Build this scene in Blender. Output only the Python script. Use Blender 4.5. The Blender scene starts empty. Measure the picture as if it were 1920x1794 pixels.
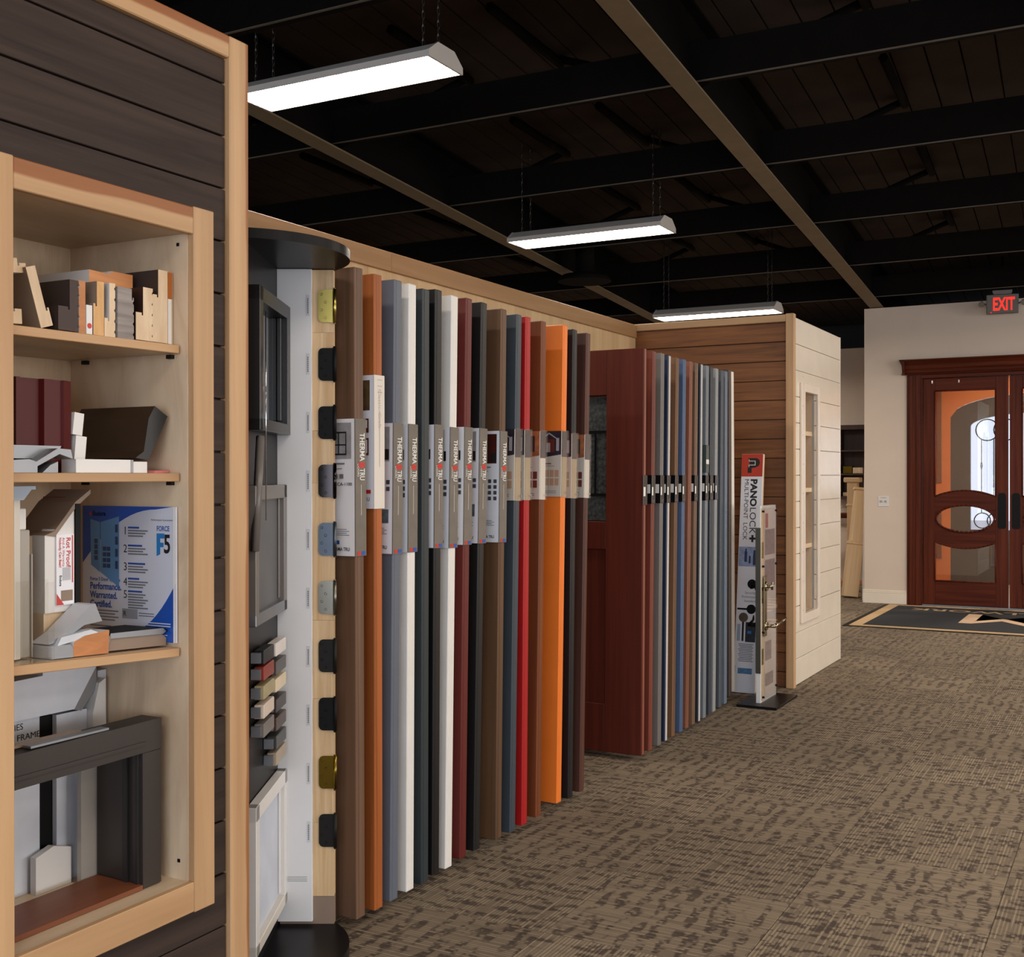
import bpy, bmesh, math, random
from mathutils import Vector, Matrix, Euler
random.seed(7)
C = bpy.context.scene.collection
PI = math.pi

# ------------------------------------------------------------------ camera, world, exposure
cam_data = bpy.data.cameras.new('camera')
cam_data.sensor_fit = 'HORIZONTAL'
cam_data.sensor_width = 36.0
cam_data.lens = 36.0 * 2175.0 / 1920.0
cam_data.clip_start = 0.05
cam = bpy.data.objects.new('camera', cam_data)
C.objects.link(cam)
cam.location = (0, 0, 1.42)
cam.rotation_euler = (PI / 2 - 0.002, 0.001, 0.4985)
sc = bpy.context.scene
sc.camera = cam
sc.view_settings.view_transform = 'Standard'
sc.view_settings.look = 'None'
sc.view_settings.gamma = 1.0
sc.view_settings.use_curve_mapping = False
sc.view_settings.exposure = 0.0

world = bpy.data.worlds.new('world')
sc.world = world
world.use_nodes = True
bg = world.node_tree.nodes['Background']
bg.inputs[0].default_value = (0.80, 0.86, 1.0, 1)
bg.inputs[1].default_value = 1.6

LAMP = 36.0                    # radiance of the fluorescent lenses
LAMP_COL = (1.0, 0.885, 0.76)
# daylight through shop-front glazing behind the camera, plus added fill from the right
def area_light(name, loc, rot, sx, sy, watts, col):
    l = bpy.data.lights.new(name, 'AREA'); l.shape = 'RECTANGLE'; l.size = sx; l.size_y = sy
    l.energy = watts; l.color = col
    o = bpy.data.objects.new(name, l); C.objects.link(o); o.location = loc; o.rotation_euler = rot
area_light('rear_window_daylight', (1.5, -5.95, 1.6), (PI / 2, 0, 0), 10.8, 2.3, 430, (0.76, 0.86, 1.0))
area_light('added_side_fill', (9.63, 6.5, 1.6), (PI / 2, 0, PI / 2), 12.8, 2.2, 410, (1.0, 0.95, 0.88))  # added fill for the surfaces facing the aisle

# ------------------------------------------------------------------ materials
def lin(c):
    return tuple(((v / 255.0) / 12.92 if v / 255.0 <= 0.04045 else ((v / 255.0 + 0.055) / 1.055) ** 2.4) for v in c[:3]) + (1.0,)

def newmat(name):
    m = bpy.data.materials.new(name); m.use_nodes = True
    nt = m.node_tree
    return m, nt, nt.nodes, nt.links, nt.nodes['Principled BSDF']

MATS = {}
def paint(name, rgb, rough=0.5, metal=0.0, var=0.06, scale=9.0, spec=0.5, bump=0.0, coat=0.0):
    """plain colour with faint procedural mottling"""
    if name in MATS: return MATS[name]
    m, nt, N, L, b = newmat(name)
    tc = N.new('ShaderNodeTexCoord'); no = N.new('ShaderNodeTexNoise')
    no.inputs['Scale'].default_value = scale; no.inputs['Detail'].default_value = 3
    L.new(tc.outputs['Object'], no.inputs['Vector'])
    r = N.new('ShaderNodeValToRGB'); c = lin(rgb)
    r.color_ramp.elements[0].position = 0.3; r.color_ramp.elements[1].position = 0.7
    r.color_ramp.elements[0].color = tuple(v * (1 - var) for v in c[:3]) + (1,)
    r.color_ramp.elements[1].color = tuple(min(1, v * (1 + var)) for v in c[:3]) + (1,)
    L.new(no.outputs['Fac'], r.inputs[0]); L.new(r.outputs[0], b.inputs['Base Color'])
    b.inputs['Roughness'].default_value = rough; b.inputs['Metallic'].default_value = metal
    b.inputs['Specular IOR Level'].default_value = spec
    if coat: b.inputs['Coat Weight'].default_value = coat
    if bump:
        n2 = N.new('ShaderNodeTexNoise'); n2.inputs['Scale'].default_value = scale * 14
        L.new(tc.outputs['Object'], n2.inputs['Vector'])
        bp = N.new('ShaderNodeBump'); bp.inputs['Strength'].default_value = bump; bp.inputs['Distance'].default_value = 0.004
        L.new(n2.outputs['Fac'], bp.inputs['Height']); L.new(bp.outputs[0], b.inputs['Normal'])
    MATS[name] = m
    return m

def wood(name, c1, c2, axis='z', across=22.0, along=0.9, rough=0.45, distort=0.6, var=0.12, spec=0.4, bump=0.08, contrast=(0.3, 0.72), two=None):
    """streaky grain along one object axis; every piece is offset and toned by its own random value.
    two=(colour, axis, position): a wavy band of heartwood of another colour along the board"""
    if name in MATS: return MATS[name]
    m, nt, N, L, b = newmat(name)
    tc = N.new('ShaderNodeTexCoord'); oi = N.new('ShaderNodeObjectInfo')
    mul = N.new('ShaderNodeMath'); mul.operation = 'MULTIPLY'; mul.inputs[1].default_value = 37.0
    L.new(oi.outputs['Random'], mul.inputs[0])
    add = N.new('ShaderNodeVectorMath'); add.operation = 'ADD'
    L.new(tc.outputs['Object'], add.inputs[0]); L.new(mul.outputs[0], add.inputs[1])
    mp = N.new('ShaderNodeMapping')
    s = [across, across, across]; s['xyz'.index(axis)] = along
    mp.inputs['Scale'].default_value = s
    L.new(add.outputs[0], mp.inputs['Vector'])
    no = N.new('ShaderNodeTexNoise'); no.inputs['Scale'].default_value = 1.0
    no.inputs['Detail'].default_value = 5; no.inputs['Roughness'].default_value = 0.6; no.inputs['Distortion'].default_value = distort
    L.new(mp.outputs[0], no.inputs['Vector'])
    r = N.new('ShaderNodeValToRGB')
    r.color_ramp.elements[0].position = contrast[0]; r.color_ramp.elements[1].position = contrast[1]
    r.color_ramp.elements[0].color = lin(c1); r.color_ramp.elements[1].color = lin(c2)
    L.new(no.outputs['Fac'], r.inputs[0])
    col = r.outputs[0]
    if two:
        sep = N.new('ShaderNodeSeparateXYZ'); L.new(tc.outputs['Object'], sep.inputs[0])
        wv = N.new('ShaderNodeTexNoise'); wv.inputs['Scale'].default_value = 2.2
        L.new(tc.outputs['Object'], wv.inputs['Vector'])
        ma = N.new('ShaderNodeMath'); ma.operation = 'MULTIPLY_ADD'; ma.inputs[1].default_value = two[3]; ma.inputs[2].default_value = -two[3] * 0.5
        L.new(wv.outputs['Fac'], ma.inputs[0])
        sm = N.new('ShaderNodeMath'); sm.operation = 'ADD'
        L.new(sep.outputs['xyz'.index(two[1])], sm.inputs[0]); L.new(ma.outputs[0], sm.inputs[1])
        mr = N.new('ShaderNodeMapRange'); mr.inputs['From Min'].default_value = two[2] - 0.003; mr.inputs['From Max'].default_value = two[2] + 0.003
        L.new(sm.outputs[0], mr.inputs['Value'])
        mx = N.new('ShaderNodeMix'); mx.data_type = 'RGBA'; mx.blend_type = 'MULTIPLY'
        L.new(mr.outputs[0], mx.inputs['Factor']); L.new(col, mx.inputs['A']); mx.inputs['B'].default_value = lin(two[0])
        col = mx.outputs['Result']
    hv = N.new('ShaderNodeHueSaturation')
    mr2 = N.new('ShaderNodeMapRange'); mr2.inputs['To Min'].default_value = 1 - var; mr2.inputs['To Max'].default_value = 1 + var
    L.new(oi.outputs['Random'], mr2.inputs['Value']); L.new(mr2.outputs[0], hv.inputs['Value'])
    L.new(col, hv.inputs['Color']); L.new(hv.outputs[0], b.inputs['Base Color'])
    b.inputs['Roughness'].default_value = rough; b.inputs['Specular IOR Level'].default_value = spec
    if bump:
        bp = N.new('ShaderNodeBump'); bp.inputs['Strength'].default_value = bump; bp.inputs['Distance'].default_value = 0.003
        L.new(no.outputs['Fac'], bp.inputs['Height']); L.new(bp.outputs[0], b.inputs['Normal'])
    MATS[name] = m
    return m

def emit(name, rgb, strength):
    if name in MATS: return MATS[name]
    m, nt, N, L, b = newmat(name)
    b.inputs['Base Color'].default_value = (0.02, 0.02, 0.02, 1)
    b.inputs['Emission Color'].default_value = tuple(rgb) + (1,) if max(rgb) <= 1 else lin(rgb)
    b.inputs['Emission Strength'].default_value = strength
    MATS[name] = m
    return m

def glass(name, tint=(1, 1, 1), refl=0.10, rough=0.0, bump=0.0, bscale=60.0):
    """thin pane: see-through plus a fresnel reflection"""
    if name in MATS: return MATS[name]
    m, nt, N, L, b = newmat(name)
    N.remove(b)
    tr = N.new('ShaderNodeBsdfTransparent'); tr.inputs[0].default_value = tuple(tint) + (1,)
    gl = N.new('ShaderNodeBsdfGlossy'); gl.inputs['Roughness'].default_value = rough
    lw = N.new('ShaderNodeLayerWeight'); lw.inputs['Blend'].default_value = 0.5
    pw = N.new('ShaderNodeMath'); pw.operation = 'POWER'; pw.inputs[1].default_value = 4.0
    L.new(lw.outputs['Facing'], pw.inputs[0])
    ad = N.new('ShaderNodeMath'); ad.operation = 'MULTIPLY_ADD'; ad.inputs[1].default_value = 0.7; ad.inputs[2].default_value = 0.03 + refl; ad.use_clamp = True
    L.new(pw.outputs[0], ad.inputs[0])
    mx = N.new('ShaderNodeMixShader')
    L.new(ad.outputs[0], mx.inputs[0]); L.new(tr.outputs[0], mx.inputs[1]); L.new(gl.outputs[0], mx.inputs[2])
    L.new(mx.outputs[0], N['Material Output'].inputs['Surface'])
    if bump:
        tc = N.new('ShaderNodeTexCoord'); no = N.new('ShaderNodeTexNoise'); no.inputs['Scale'].default_value = bscale
        L.new(tc.outputs['Object'], no.inputs['Vector'])
        bp = N.new('ShaderNodeBump'); bp.inputs['Strength'].default_value = bump; bp.inputs['Distance'].default_value = 0.004
        L.new(no.outputs['Fac'], bp.inputs['Height']); L.new(bp.outputs[0], gl.inputs['Normal'])
    MATS[name] = m
    return m

def carpet_mat():
    m, nt, N, L, b = newmat('carpet_tile')
    def math_(op, a, bb=None, c=None, clamp=False):
        n = N.new('ShaderNodeMath'); n.operation = op; n.use_clamp = clamp
        for i, v in enumerate((a, bb, c)):
            if v is None: continue
            if isinstance(v, (int, float)): n.inputs[i].default_value = v
            else: L.new(v, n.inputs[i])
        return n.outputs[0]
    tc = N.new('ShaderNodeTexCoord'); oi = N.new('ShaderNodeObjectInfo')
    sep = N.new('ShaderNodeSeparateXYZ'); L.new(tc.outputs['Object'], sep.inputs[0])
    X, Y = sep.outputs[0], sep.outputs[1]
    rnd = math_('MULTIPLY', oi.outputs['Random'], 91.0)
    PITCH = 0.0122
    yl = math_('DIVIDE', Y, PITCH)
    idx = math_('FLOOR', yl)
    fr = math_('FRACT', yl)
    # the light yarn line in each row, feathered
    ridge = math_('SUBTRACT', 1.0, math_('MULTIPLY', math_('ABSOLUTE', math_('SUBTRACT', fr, 0.5)), 2.0))
    def noise(vx, vy, scale=1.0, detail=2.0):
        cb = N.new('ShaderNodeCombineXYZ'); L.new(vx, cb.inputs[0]); L.new(vy, cb.inputs[1]); L.new(rnd, cb.inputs[2])
        n = N.new('ShaderNodeTexNoise'); n.inputs['Scale'].default_value = scale; n.inputs['Detail'].default_value = detail
        L.new(cb.outputs[0], n.inputs['Vector'])
        return n.outputs['Fac']
    def sm(v, a, b):
        n = N.new('ShaderNodeMapRange'); n.interpolation_type = 'SMOOTHSTEP'
        n.inputs['From Min'].default_value = a; n.inputs['From Max'].default_value = b
        L.new(v, n.inputs['Value']); return n.outputs[0]
    # dark dashes: they start and stop from row to row but gather in bands across the rows
    dash = noise(math_('MULTIPLY', X, 34.0), math_('MULTIPLY', idx, 2.3), 1.0, 1.0)
    wob = noise(math_('MULTIPLY', X, 7.0), math_('MULTIPLY', Y, 6.0), 1.0, 1.0)
    patch = noise(math_('MULTIPLY', X, 34.0), math_('MULTIPLY', Y, 11.0), 1.0, 0.0)
    band = math_('SINE', math_('ADD', math_('MULTIPLY', X, 2 * PI / 0.064), math_('MULTIPLY', wob, 2.6)))
    band = math_('ADD', math_('MULTIPLY', band, 0.55), math_('MULTIPLY', math_('SUBTRACT', patch, 0.5), 3.4))
    dark = math_('MULTIPLY', sm(dash, 0.40, 0.54), sm(band, -0.25, 0.5))
    lineamt = noise(math_('MULTIPLY', X, 4.0), math_('MULTIPLY', idx, 1.9), 1.0, 1.0)
    fine = noise(math_('MULTIPLY', X, 420.0), math_('MULTIPLY', Y, 420.0), 1.0, 1.0)
    v = math_('ADD', 0.36, math_('MULTIPLY', math_('MULTIPLY', math_('POWER', ridge, 1.8), sm(lineamt, 0.30, 0.62)), 0.50))
    v = math_('SUBTRACT', v, math_('MULTIPLY', dark, 0.46))
    v = math_('ADD', v, math_('MULTIPLY', math_('SUBTRACT', fine, 0.5), 0.22), clamp=True)
    r = N.new('ShaderNodeValToRGB')
    e = r.color_ramp.elements
    e[0].position = 0.0; e[0].color = lin((82, 71, 63))
    e[1].position = 1.0; e[1].color = lin((180, 162, 135))
    k = e.new(0.40); k.color = lin((126, 112, 96))
    L.new(v, r.inputs[0])
    hv = N.new('ShaderNodeHueSaturation'); mr = N.new('ShaderNodeMapRange')
    mr.inputs['To Min'].default_value = 0.91; mr.inputs['To Max'].default_value = 1.09
    L.new(oi.outputs['Random'], mr.inputs['Value']); L.new(mr.outputs[0], hv.inputs['Value'])
    L.new(r.outputs[0], hv.inputs['Color']); L.new(hv.outputs[0], b.inputs['Base Color'])
    b.inputs['Roughness'].default_value = 0.95; b.inputs['Specular IOR Level'].default_value = 0.15
    bp = N.new('ShaderNodeBump'); bp.inputs['Strength'].default_value = 0.35; bp.inputs['Distance'].default_value = 0.003
    L.new(v, bp.inputs['Height']); L.new(bp.outputs[0], b.inputs['Normal'])
    return m

# palette
MAPLE = dict(c1=(178, 139, 99), c2=(204, 165, 123))
m_maple_z = wood('maple_upright', axis='z', across=16, along=0.8, distort=0.3, var=0.05, **MAPLE)
m_maple_y = wood('maple_lengthwise', axis='y', across=16, along=0.8, distort=0.3, var=0.05, **MAPLE)
m_maple_x = wood('maple_crosswise', axis='x', across=16, along=0.8, distort=0.3, var=0.05, **MAPLE)
m_maple_two = wood('maple_heartwood', axis='y', across=16, along=0.8, distort=0.3, var=0.03, two=((205, 165, 140), 'z', 0.004, 0.03), **MAPLE)
m_maple_postz = wood('maple_post', axis='z', across=16, along=0.8, distort=0.3, var=0.03, two=((205, 170, 140), 'y', 0.022, 0.03), **MAPLE)
m_birch = wood('birch_plywood', (196, 168, 138), (228, 206, 176), axis='z', across=7, along=2.0, distort=1.2, var=0.04, bump=0.03, rough=0.4)
m_birch_h = wood('birch_plywood_flat', (190, 162, 132), (220, 198, 168), axis='y', across=7, along=1.4, distort=0.8, var=0.04, bump=0.03, rough=0.4)
m_darkplank = wood('charcoal_stained_plank', (46, 36, 32), (70, 57, 51), axis='y', across=26, along=1.1, distort=0.5, var=0.10, rough=0.6, spec=0.2)
m_brownplank = wood('brown_stained_plank', (90, 53, 26), (142, 91, 50), axis='x', across=20, along=1.3, distort=1.4, var=0.12, rough=0.5, contrast=(0.28, 0.75))
m_shiplap = paint('cream_shiplap_paint', (232, 220, 202), rough=0.22, var=0.03, scale=5, bump=0.03)
m_creamtrim = paint('cream_trim_paint', (232, 218, 202), rough=0.3, var=0.02)
m_ply_wall = wood('maple_veneer_panel', (198, 162, 118), (222, 190, 146), axis='z', across=9, along=0.6, distort=0.5, var=0.02, bump=0.02)
m_rail = wood('maple_rail', (158, 118, 78), (180, 140, 98), axis='y', across=14, along=0.6, distort=0.4, var=0.03)
m_black = paint('black_paint', (22, 22, 23), rough=0.45, var=0.1)
m_blacksatin = paint('black_laminate', (22, 21, 22), rough=0.34, var=0.06, spec=0.14)
m_roof = paint('black_roof_deck', (58, 49, 44), rough=0.9, var=0.2, scale=3, spec=0.1)
m_joist = paint('black_joist_steel', (18, 15, 13), rough=0.8, var=0.12, spec=0.06)
m_flange = paint('tan_flange', (116, 100, 74), rough=0.7, var=0.08)  # bottom flange coloured lighter than the rest of the beam
m_lip = paint('lit_joist_edge', (92, 82, 70), rough=0.6, var=0.2, scale=4)  # light caught by the joist bottoms, put into the colour
m_web = paint('black_beam_web', (16, 14, 13), rough=0.9, var=0.1, spec=0.05)
m_fixture = paint('white_fixture_enamel', (200, 194, 186), rough=0.35, var=0.02)
m_lens = emit('fluorescent_lens', LAMP_COL, LAMP)
m_chain = paint('zinc_chain', (70, 66, 62), rough=0.4, metal=0.8)
m_wall = paint('warm_grey_wall_paint', (222, 204, 187), rough=0.7, var=0.02, scale=3, bump=0.02)
m_base = paint('cream_baseboard_paint', (238, 226, 208), rough=0.35, var=0.02)
m_mahog_z = wood('mahogany_upright', (64, 24, 12), (104, 46, 24), axis='z', across=24, along=0.9, distort=0.4, var=0.05, rough=0.4, spec=0.15)
m_mahog_x = wood('mahogany_crosswise', (60, 22, 11), (98, 42, 21), axis='x', across=24, along=0.9, distort=0.4, var=0.05, rough=0.4, spec=0.15)
m_orange = paint('orange_wall_paint', (214, 128, 72), rough=0.6, var=0.04)
m_white = paint('white_enamel', (226, 224, 222), rough=0.35, var=0.02)
m_primer = paint('white_primer', (228, 229, 232), rough=0.5, var=0.035, scale=4)
m_pine = wood('raw_pine', (196, 158, 112), (232, 204, 162), axis='z', across=30, along=1.1, distort=1.0, var=0.08)
m_rawend = wood('raw_wood_end', (206, 176, 140), (232, 208, 176), axis='z', across=26, along=6, distort=0.6, var=0.08)
m_pineend = wood('pine_end_grain', (200, 150, 92), (226, 184, 128), axis='z', across=30, along=8, distort=1.2, var=0.06)
m_redwoodend = wood('fir_end_grain', (176, 112, 66), (200, 136, 84), axis='y', across=30, along=6, distort=0.8, var=0.06)
m_composite = wood('grey_composite_end', (120, 112, 108), (168, 158, 152), axis='y', across=70, along=4, distort=0.2, var=0.05)
m_chrome = paint('polished_chrome', (200, 200, 202), rough=0.14, metal=1.0)
m_alu = paint('mill_aluminium', (150, 153, 158), rough=0.45, metal=0.8)
m_brass = paint('polished_brass', (170, 154, 84), rough=0.25, metal=1.0)
m_abrass = paint('antique_brass', (130, 108, 40), rough=0.25, metal=1.0)
m_satin = paint('satin_chrome', (92, 99, 108), rough=0.4, metal=1.0)
m_pewter = paint('satin_nickel', (128, 124, 112), rough=0.3, metal=1.0)
m_hblack = paint('matte_black_metal', (12, 12, 13), rough=0.55, spec=0.2)
m_bnickel = paint('black_nickel', (46, 42, 42), rough=0.12, metal=1.0)
m_orb = paint('oil_rubbed_bronze', (24, 21, 19), rough=0.5, spec=0.25)
m_card = paint('white_card', (236, 238, 246), rough=0.3, var=0.01)
m_print = paint('grey_print', (120, 122, 128), rough=0.6)
m_ink = paint('black_print', (28, 28, 30), rough=0.5)
m_redink = paint('red_print', (200, 46, 36), rough=0.4)
m_blueink = paint('blue_print', (34, 84, 170), rough=0.4)
m_spine = paint('grey_sleeve_plastic', (106, 101, 94), rough=0.12, var=0.08, scale=20, coat=0.4)
m_acryl = glass('clear_acrylic', (0.98, 0.98, 0.975), refl=0.0, rough=0.02)
m_lettering = paint('white_lettering', (238, 236, 230), rough=0.35, var=0.01)
m_carpet = carpet_mat()

# ------------------------------------------------------------------ mesh helpers
def link(o, parent=None):
    C.objects.link(o)
    if parent is not None: o.parent = parent
    return o

def thing(name, label, cat, loc=(0, 0, 0), rot=(0, 0, 0), group=None):
    o = bpy.data.objects.new(name, None); o.empty_display_size = 0.05
    link(o); o.location = loc; o.rotation_euler = rot
    o['label'] = label; o['category'] = cat; o['kind'] = 'thing'
    if group: o['group'] = group
    return o

def tag(o, label, cat, group=None):
    o['label'] = label; o['category'] = cat; o['kind'] = 'thing'
    if group: o['group'] = group
    return o

def struct(name, loc=(0, 0, 0), label=None):
    o = bpy.data.objects.new(name, None); o.empty_display_size = 0.05
    link(o); o.location = loc; o['kind'] = 'structure'
    if label: o['label'] = label
    return o

def mk(name, verts, faces, mats, parent=None, loc=(0, 0, 0), rot=(0, 0, 0), fmats=None, smooth=False):
    me = bpy.data.meshes.new(name)
    me.from_pydata([tuple(v) for v in verts], [], faces)
    for m in (mats if isinstance(mats, (list, tuple)) else [mats]): me.materials.append(m)
    if fmats: me.polygons.foreach_set('material_index', fmats)
    if smooth: me.polygons.foreach_set('use_smooth', [True] * len(me.polygons))
    me.update()
    o = bpy.data.objects.new(name, me); link(o, parent)
    o.location = loc; o.rotation_euler = rot
    return o

BOXF = [(0, 1, 3, 2), (4, 6, 7, 5), (0, 4, 5, 1), (2, 3, 7, 6), (0, 2, 6, 4), (1, 5, 7, 3)]
BOXMESH = {}
def box(name, x, y, z, mat, parent=None, bevel=0.0, rot=(0, 0, 0), faces=None):
    """box between the given ranges (in the parent's space), origin at its centre"""
    c = [(x[0] + x[1]) / 2, (y[0] + y[1]) / 2, (z[0] + z[1]) / 2]
    h = [abs(x[1] - x[0]) / 2, abs(y[1] - y[0]) / 2, abs(z[1] - z[0]) / 2]
    key = (tuple(round(v, 5) for v in h), bevel, mat.name if not isinstance(mat, list) else tuple(m.name for m in mat), str(faces))
    me = BOXMESH.get(key)
    if me is None:
        me = bpy.data.meshes.new(name)
        bm = bmesh.new()
        vs = [bm.verts.new((sx * h[0], sy * h[1], sz * h[2])) for sx in (-1, 1) for sy in (-1, 1) for sz in (-1, 1)]
        # BOXF order: -x, +x, -y, +y, -z, +z
        for k, f in enumerate(BOXF):
            fc = bm.faces.new([vs[i] for i in f])
            if faces: fc.material_index = faces.get(k, 0)
        bmesh.ops.recalc_face_normals(bm, faces=bm.faces)
        if bevel:
            bmesh.ops.bevel(bm, geom=list(bm.edges), offset=min(bevel, min(h) * 0.9), segments=1, affect='EDGES', profile=0.5)
        bm.to_mesh(me); bm.free()
        for m in (mat if isinstance(mat, list) else [mat]): me.materials.append(m)
        BOXMESH[key] = me
    o = bpy.data.objects.new(name, me); link(o, parent)
    o.location = c; o.rotation_euler = rot
    return o

def prism(name, pts, axis, a, b, mat, parent=None, capmat=None, loc=(0, 0, 0), rot=(0, 0, 0)):
    """polygon pts extruded along an axis from a to b. pts are (y,z) for 'x', (x,z) for 'y', (x,y) for 'z'"""
    def P(p, t):
        return {'x': (t, p[0], p[1]), 'y': (p[0], t, p[1]), 'z': (p[0], p[1], t)}[axis]
    bm = bmesh.new()
    A = [bm.verts.new(P(p, a)) for p in pts]; B = [bm.verts.new(P(p, b)) for p in pts]
    n = len(pts)
    for i in range(n): bm.faces.new((A[i], A[(i + 1) % n], B[(i + 1) % n], B[i]))
    ca = bm.faces.new(A); cb = bm.faces.new(B)
    if capmat: ca.material_index = cb.material_index = 1
    bm.normal_update()
    bmesh.ops.triangulate(bm, faces=[ca, cb], ngon_method='EAR_CLIP')
    bmesh.ops.recalc_face_normals(bm, faces=bm.faces)
    me = bpy.data.meshes.new(name); bm.to_mesh(me); bm.free()
    me.materials.append(mat)
    if capmat: me.materials.append(capmat)
    o = bpy.data.objects.new(name, me); link(o, parent); o.location = loc; o.rotation_euler = rot
    return o

def tubes(name, segs, mat, parent=None, n=8, loc=(0, 0, 0), rot=(0, 0, 0)):
    """segs: list of (p0, p1, r0[, r1]) straight round bars, one mesh"""
    V, F = [], []
    for s in segs:
        p0, p1 = Vector(s[0]), Vector(s[1]); r0 = s[2]; r1 = s[3] if len(s) > 3 else r0
        d = (p1 - p0).normalized()
        u = d.cross(Vector((0, 0, 1)) if abs(d.z) < 0.9 else Vector((1, 0, 0))).normalized(); w = d.cross(u)
        base = len(V)
        for p, r in ((p0, r0), (p1, r1)):
            for k in range(n):
                a = 2 * PI * k / n
                V.append(p + u * (r * math.cos(a)) + w * (r * math.sin(a)))
        for k in range(n):
            F.append((base + k, base + (k + 1) % n, base + n + (k + 1) % n, base + n + k))
        F.append(tuple(base + k for k in range(n - 1, -1, -1))); F.append(tuple(base + n + k for k in range(n)))
    o = mk(name, V, F, mat, parent, loc, rot)
    o.data.polygons.foreach_set('use_smooth', [len(p.vertices) == 4 for p in o.data.polygons])
    return o

def polyline(name, pts, r, mat, parent=None, n=6, closed=False):
    segs = [(pts[i], pts[i + 1], r) for i in range(len(pts) - 1)]
    if closed: segs.append((pts[-1], pts[0], r))
    return tubes(name, segs, mat, parent, n)

def quads(name, rects, mat, parent, frame):
    """thin printed marks. rects: (u0,u1,v0,v1) in the plane given by frame=(origin, right, up); raised 0.4 mm"""
    o, r, u = (Vector(f) for f in frame); nrm = r.cross(u).normalized() * 0.0004
    V, F = [], []
    for (a, b, c, d) in rects:
        k = len(V)
        V += [o + r * a + u * c + nrm, o + r * b + u * c + nrm, o + r * b + u * d + nrm, o + r * a + u * d + nrm]
        F.append((k, k + 1, k + 2, k + 3))
    return mk(name, V, F, mat, parent)

TEXTMESH = {}
def text(name, s, size, mat, parent, frame, align='LEFT', bold=0.0, sx=1.0, lift=0.0006, fit=None):
    """flat lettering; frame = (origin, right, up)"""
    key = (s, size, align, bold, sx, mat.name, fit)
    me = TEXTMESH.get(key)
    if me is None:
        cu = bpy.data.curves.new('lettering', 'FONT'); cu.body = s; cu.size = size; cu.align_x = align; cu.offset = bold
        cu.resolution_u = 3
        t = bpy.data.objects.new('lettering', cu); C.objects.link(t)
        dg = bpy.context.evaluated_depsgraph_get()
        me = bpy.data.meshes.new_from_object(t.evaluated_get(dg))
        if fit: sx = fit / (max(v.co.x for v in me.vertices) - min(v.co.x for v in me.vertices))
        for v in me.vertices: v.co.x *= sx
        me.materials.clear(); me.materials.append(mat)
        bpy.data.objects.remove(t); bpy.data.curves.remove(cu)
        TEXTMESH[key] = me
    o = bpy.data.objects.new(name, me); link(o, parent)
    org, r, u = Vector(frame[0]), Vector(frame[1]).normalized(), Vector(frame[2]).normalized()
    n = r.cross(u)
    M = Matrix((r, u, n)).transposed().to_4x4(); M.translation = org + n * lift
    o.matrix_local = M
    return o

def disc(name, c, r, z0, z1, mat, parent=None, n=128, axis='z'):
    pts = [(c[0] + r * math.cos(2 * PI * k / n), c[1] + r * math.sin(2 * PI * k / n)) for k in range(n)]
    o = prism(name, pts, axis, z0, z1, mat, parent)
    return o

# ------------------------------------------------------------------ floor of carpet tiles
T = 0.61
floor = struct('floor')
slab = box('subfloor', (-9.5, 9.5), (-6, 17), (-0.12, -0.007), m_carpet, floor)
tile_me = None
nt = 0
X0, Y0 = -1.03, 3.83
for i in range(-11, 8):
    for j in range(-6, 22):
        x0 = X0 + i * T; y0 = Y0 + j * T
        cx, cy = x0 + T / 2, y0 + T / 2
        # tiles the view can reach
        d = -0.478 * cx + 0.878 * cy; lat = 0.878 * cx + 0.478 * cy
        if d < 1.5 or abs(lat) > 0.47 * d + 0.75: continue
        if cx < -3.3 and cy < 9.4: continue
        if cy > 16.4: continue
        if cx > -2.75 and cy > 13.7: continue
        if cx < -3.3 and cy < 12.5: continue
        nt += 1
        if tile_me is None:
            o = box('carpet_tile', (-T / 2 + 0.0007, T / 2 - 0.0007), (-T / 2 + 0.0007, T / 2 - 0.0007), (-0.006, 0), m_carpet, floor, bevel=0.0016)
            tile_me = o.data
        else:
            o = bpy.data.objects.new('carpet_tile', tile_me); link(o, floor)
        o.location = (cx, cy, -0.003)
        o.rotation_euler = (0, 0, (0 if (i + j) % 2 == 0 else PI / 2) + random.choice((0, PI)))
        
# ------------------------------------------------------------------ outer walls
def holed_wall(name, x0, x1, z0, z1, y0, y1, hx0, hx1, hz0, hz1, mat):
    """wall across y0..y1 with one rectangular opening"""
    w = struct(name)
    for (a, b, c, d) in ((x0, hx0, z0, z1), (hx1, x1, z0, z1), (hx0, hx1, hz1, z1), (hx0, hx1, z0, hz0)):
        if b - a > 0.001 and d - c > 0.001: box('wall_panel', (a, b), (y0, y1), (c, d), mat, w)
    return w
holed_wall('wall_far', -2.75, 9.5, 0, 3.29, 13.32, 13.46, -2.15, -0.36, 0, 2.5, m_wall)
w = struct('wall_far_return'); box('wall_panel', (-2.75, -2.62), (13.46, 16.3), (0, 3.29), [m_wall, m_orange], w, faces={1: 1})
w = struct('wall_recess'); box('wall_panel', (-9.5, -2.75), (15.85, 16.0), (0, 3.13), m_wall, w)
w = struct('wall_right')
for (y0, y1, z0, z1) in ((-6, 0, 0, 4.9), (13, 17, 0, 4.9), (0, 13, 2.75, 4.9), (0, 13, 0, 0.45)): box('wall_panel', (9.5, 9.65), (y0, y1), (z0, z1), m_wall, w)
wn = struct('window_1')
for k in range(6): box('mullion', (-4.03 + 2.2 * k, -3.97 + 2.2 * k), (-5.95, -5.87), (0.4, 2.8), m_black, wn)
wn = struct('added_side_window')  # unseen glazing added around the side fill
for k in range(7): box('mullion', (9.52, 9.6), (-0.03 + 2.166 * k, 0.03 + 2.166 * k), (0.45, 2.75), m_black, wn)
w = struct('wall_left_outer'); box('wall_panel', (-9.65, -9.5), (-6, 17), (0, 4.8), m_wall, w)
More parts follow.
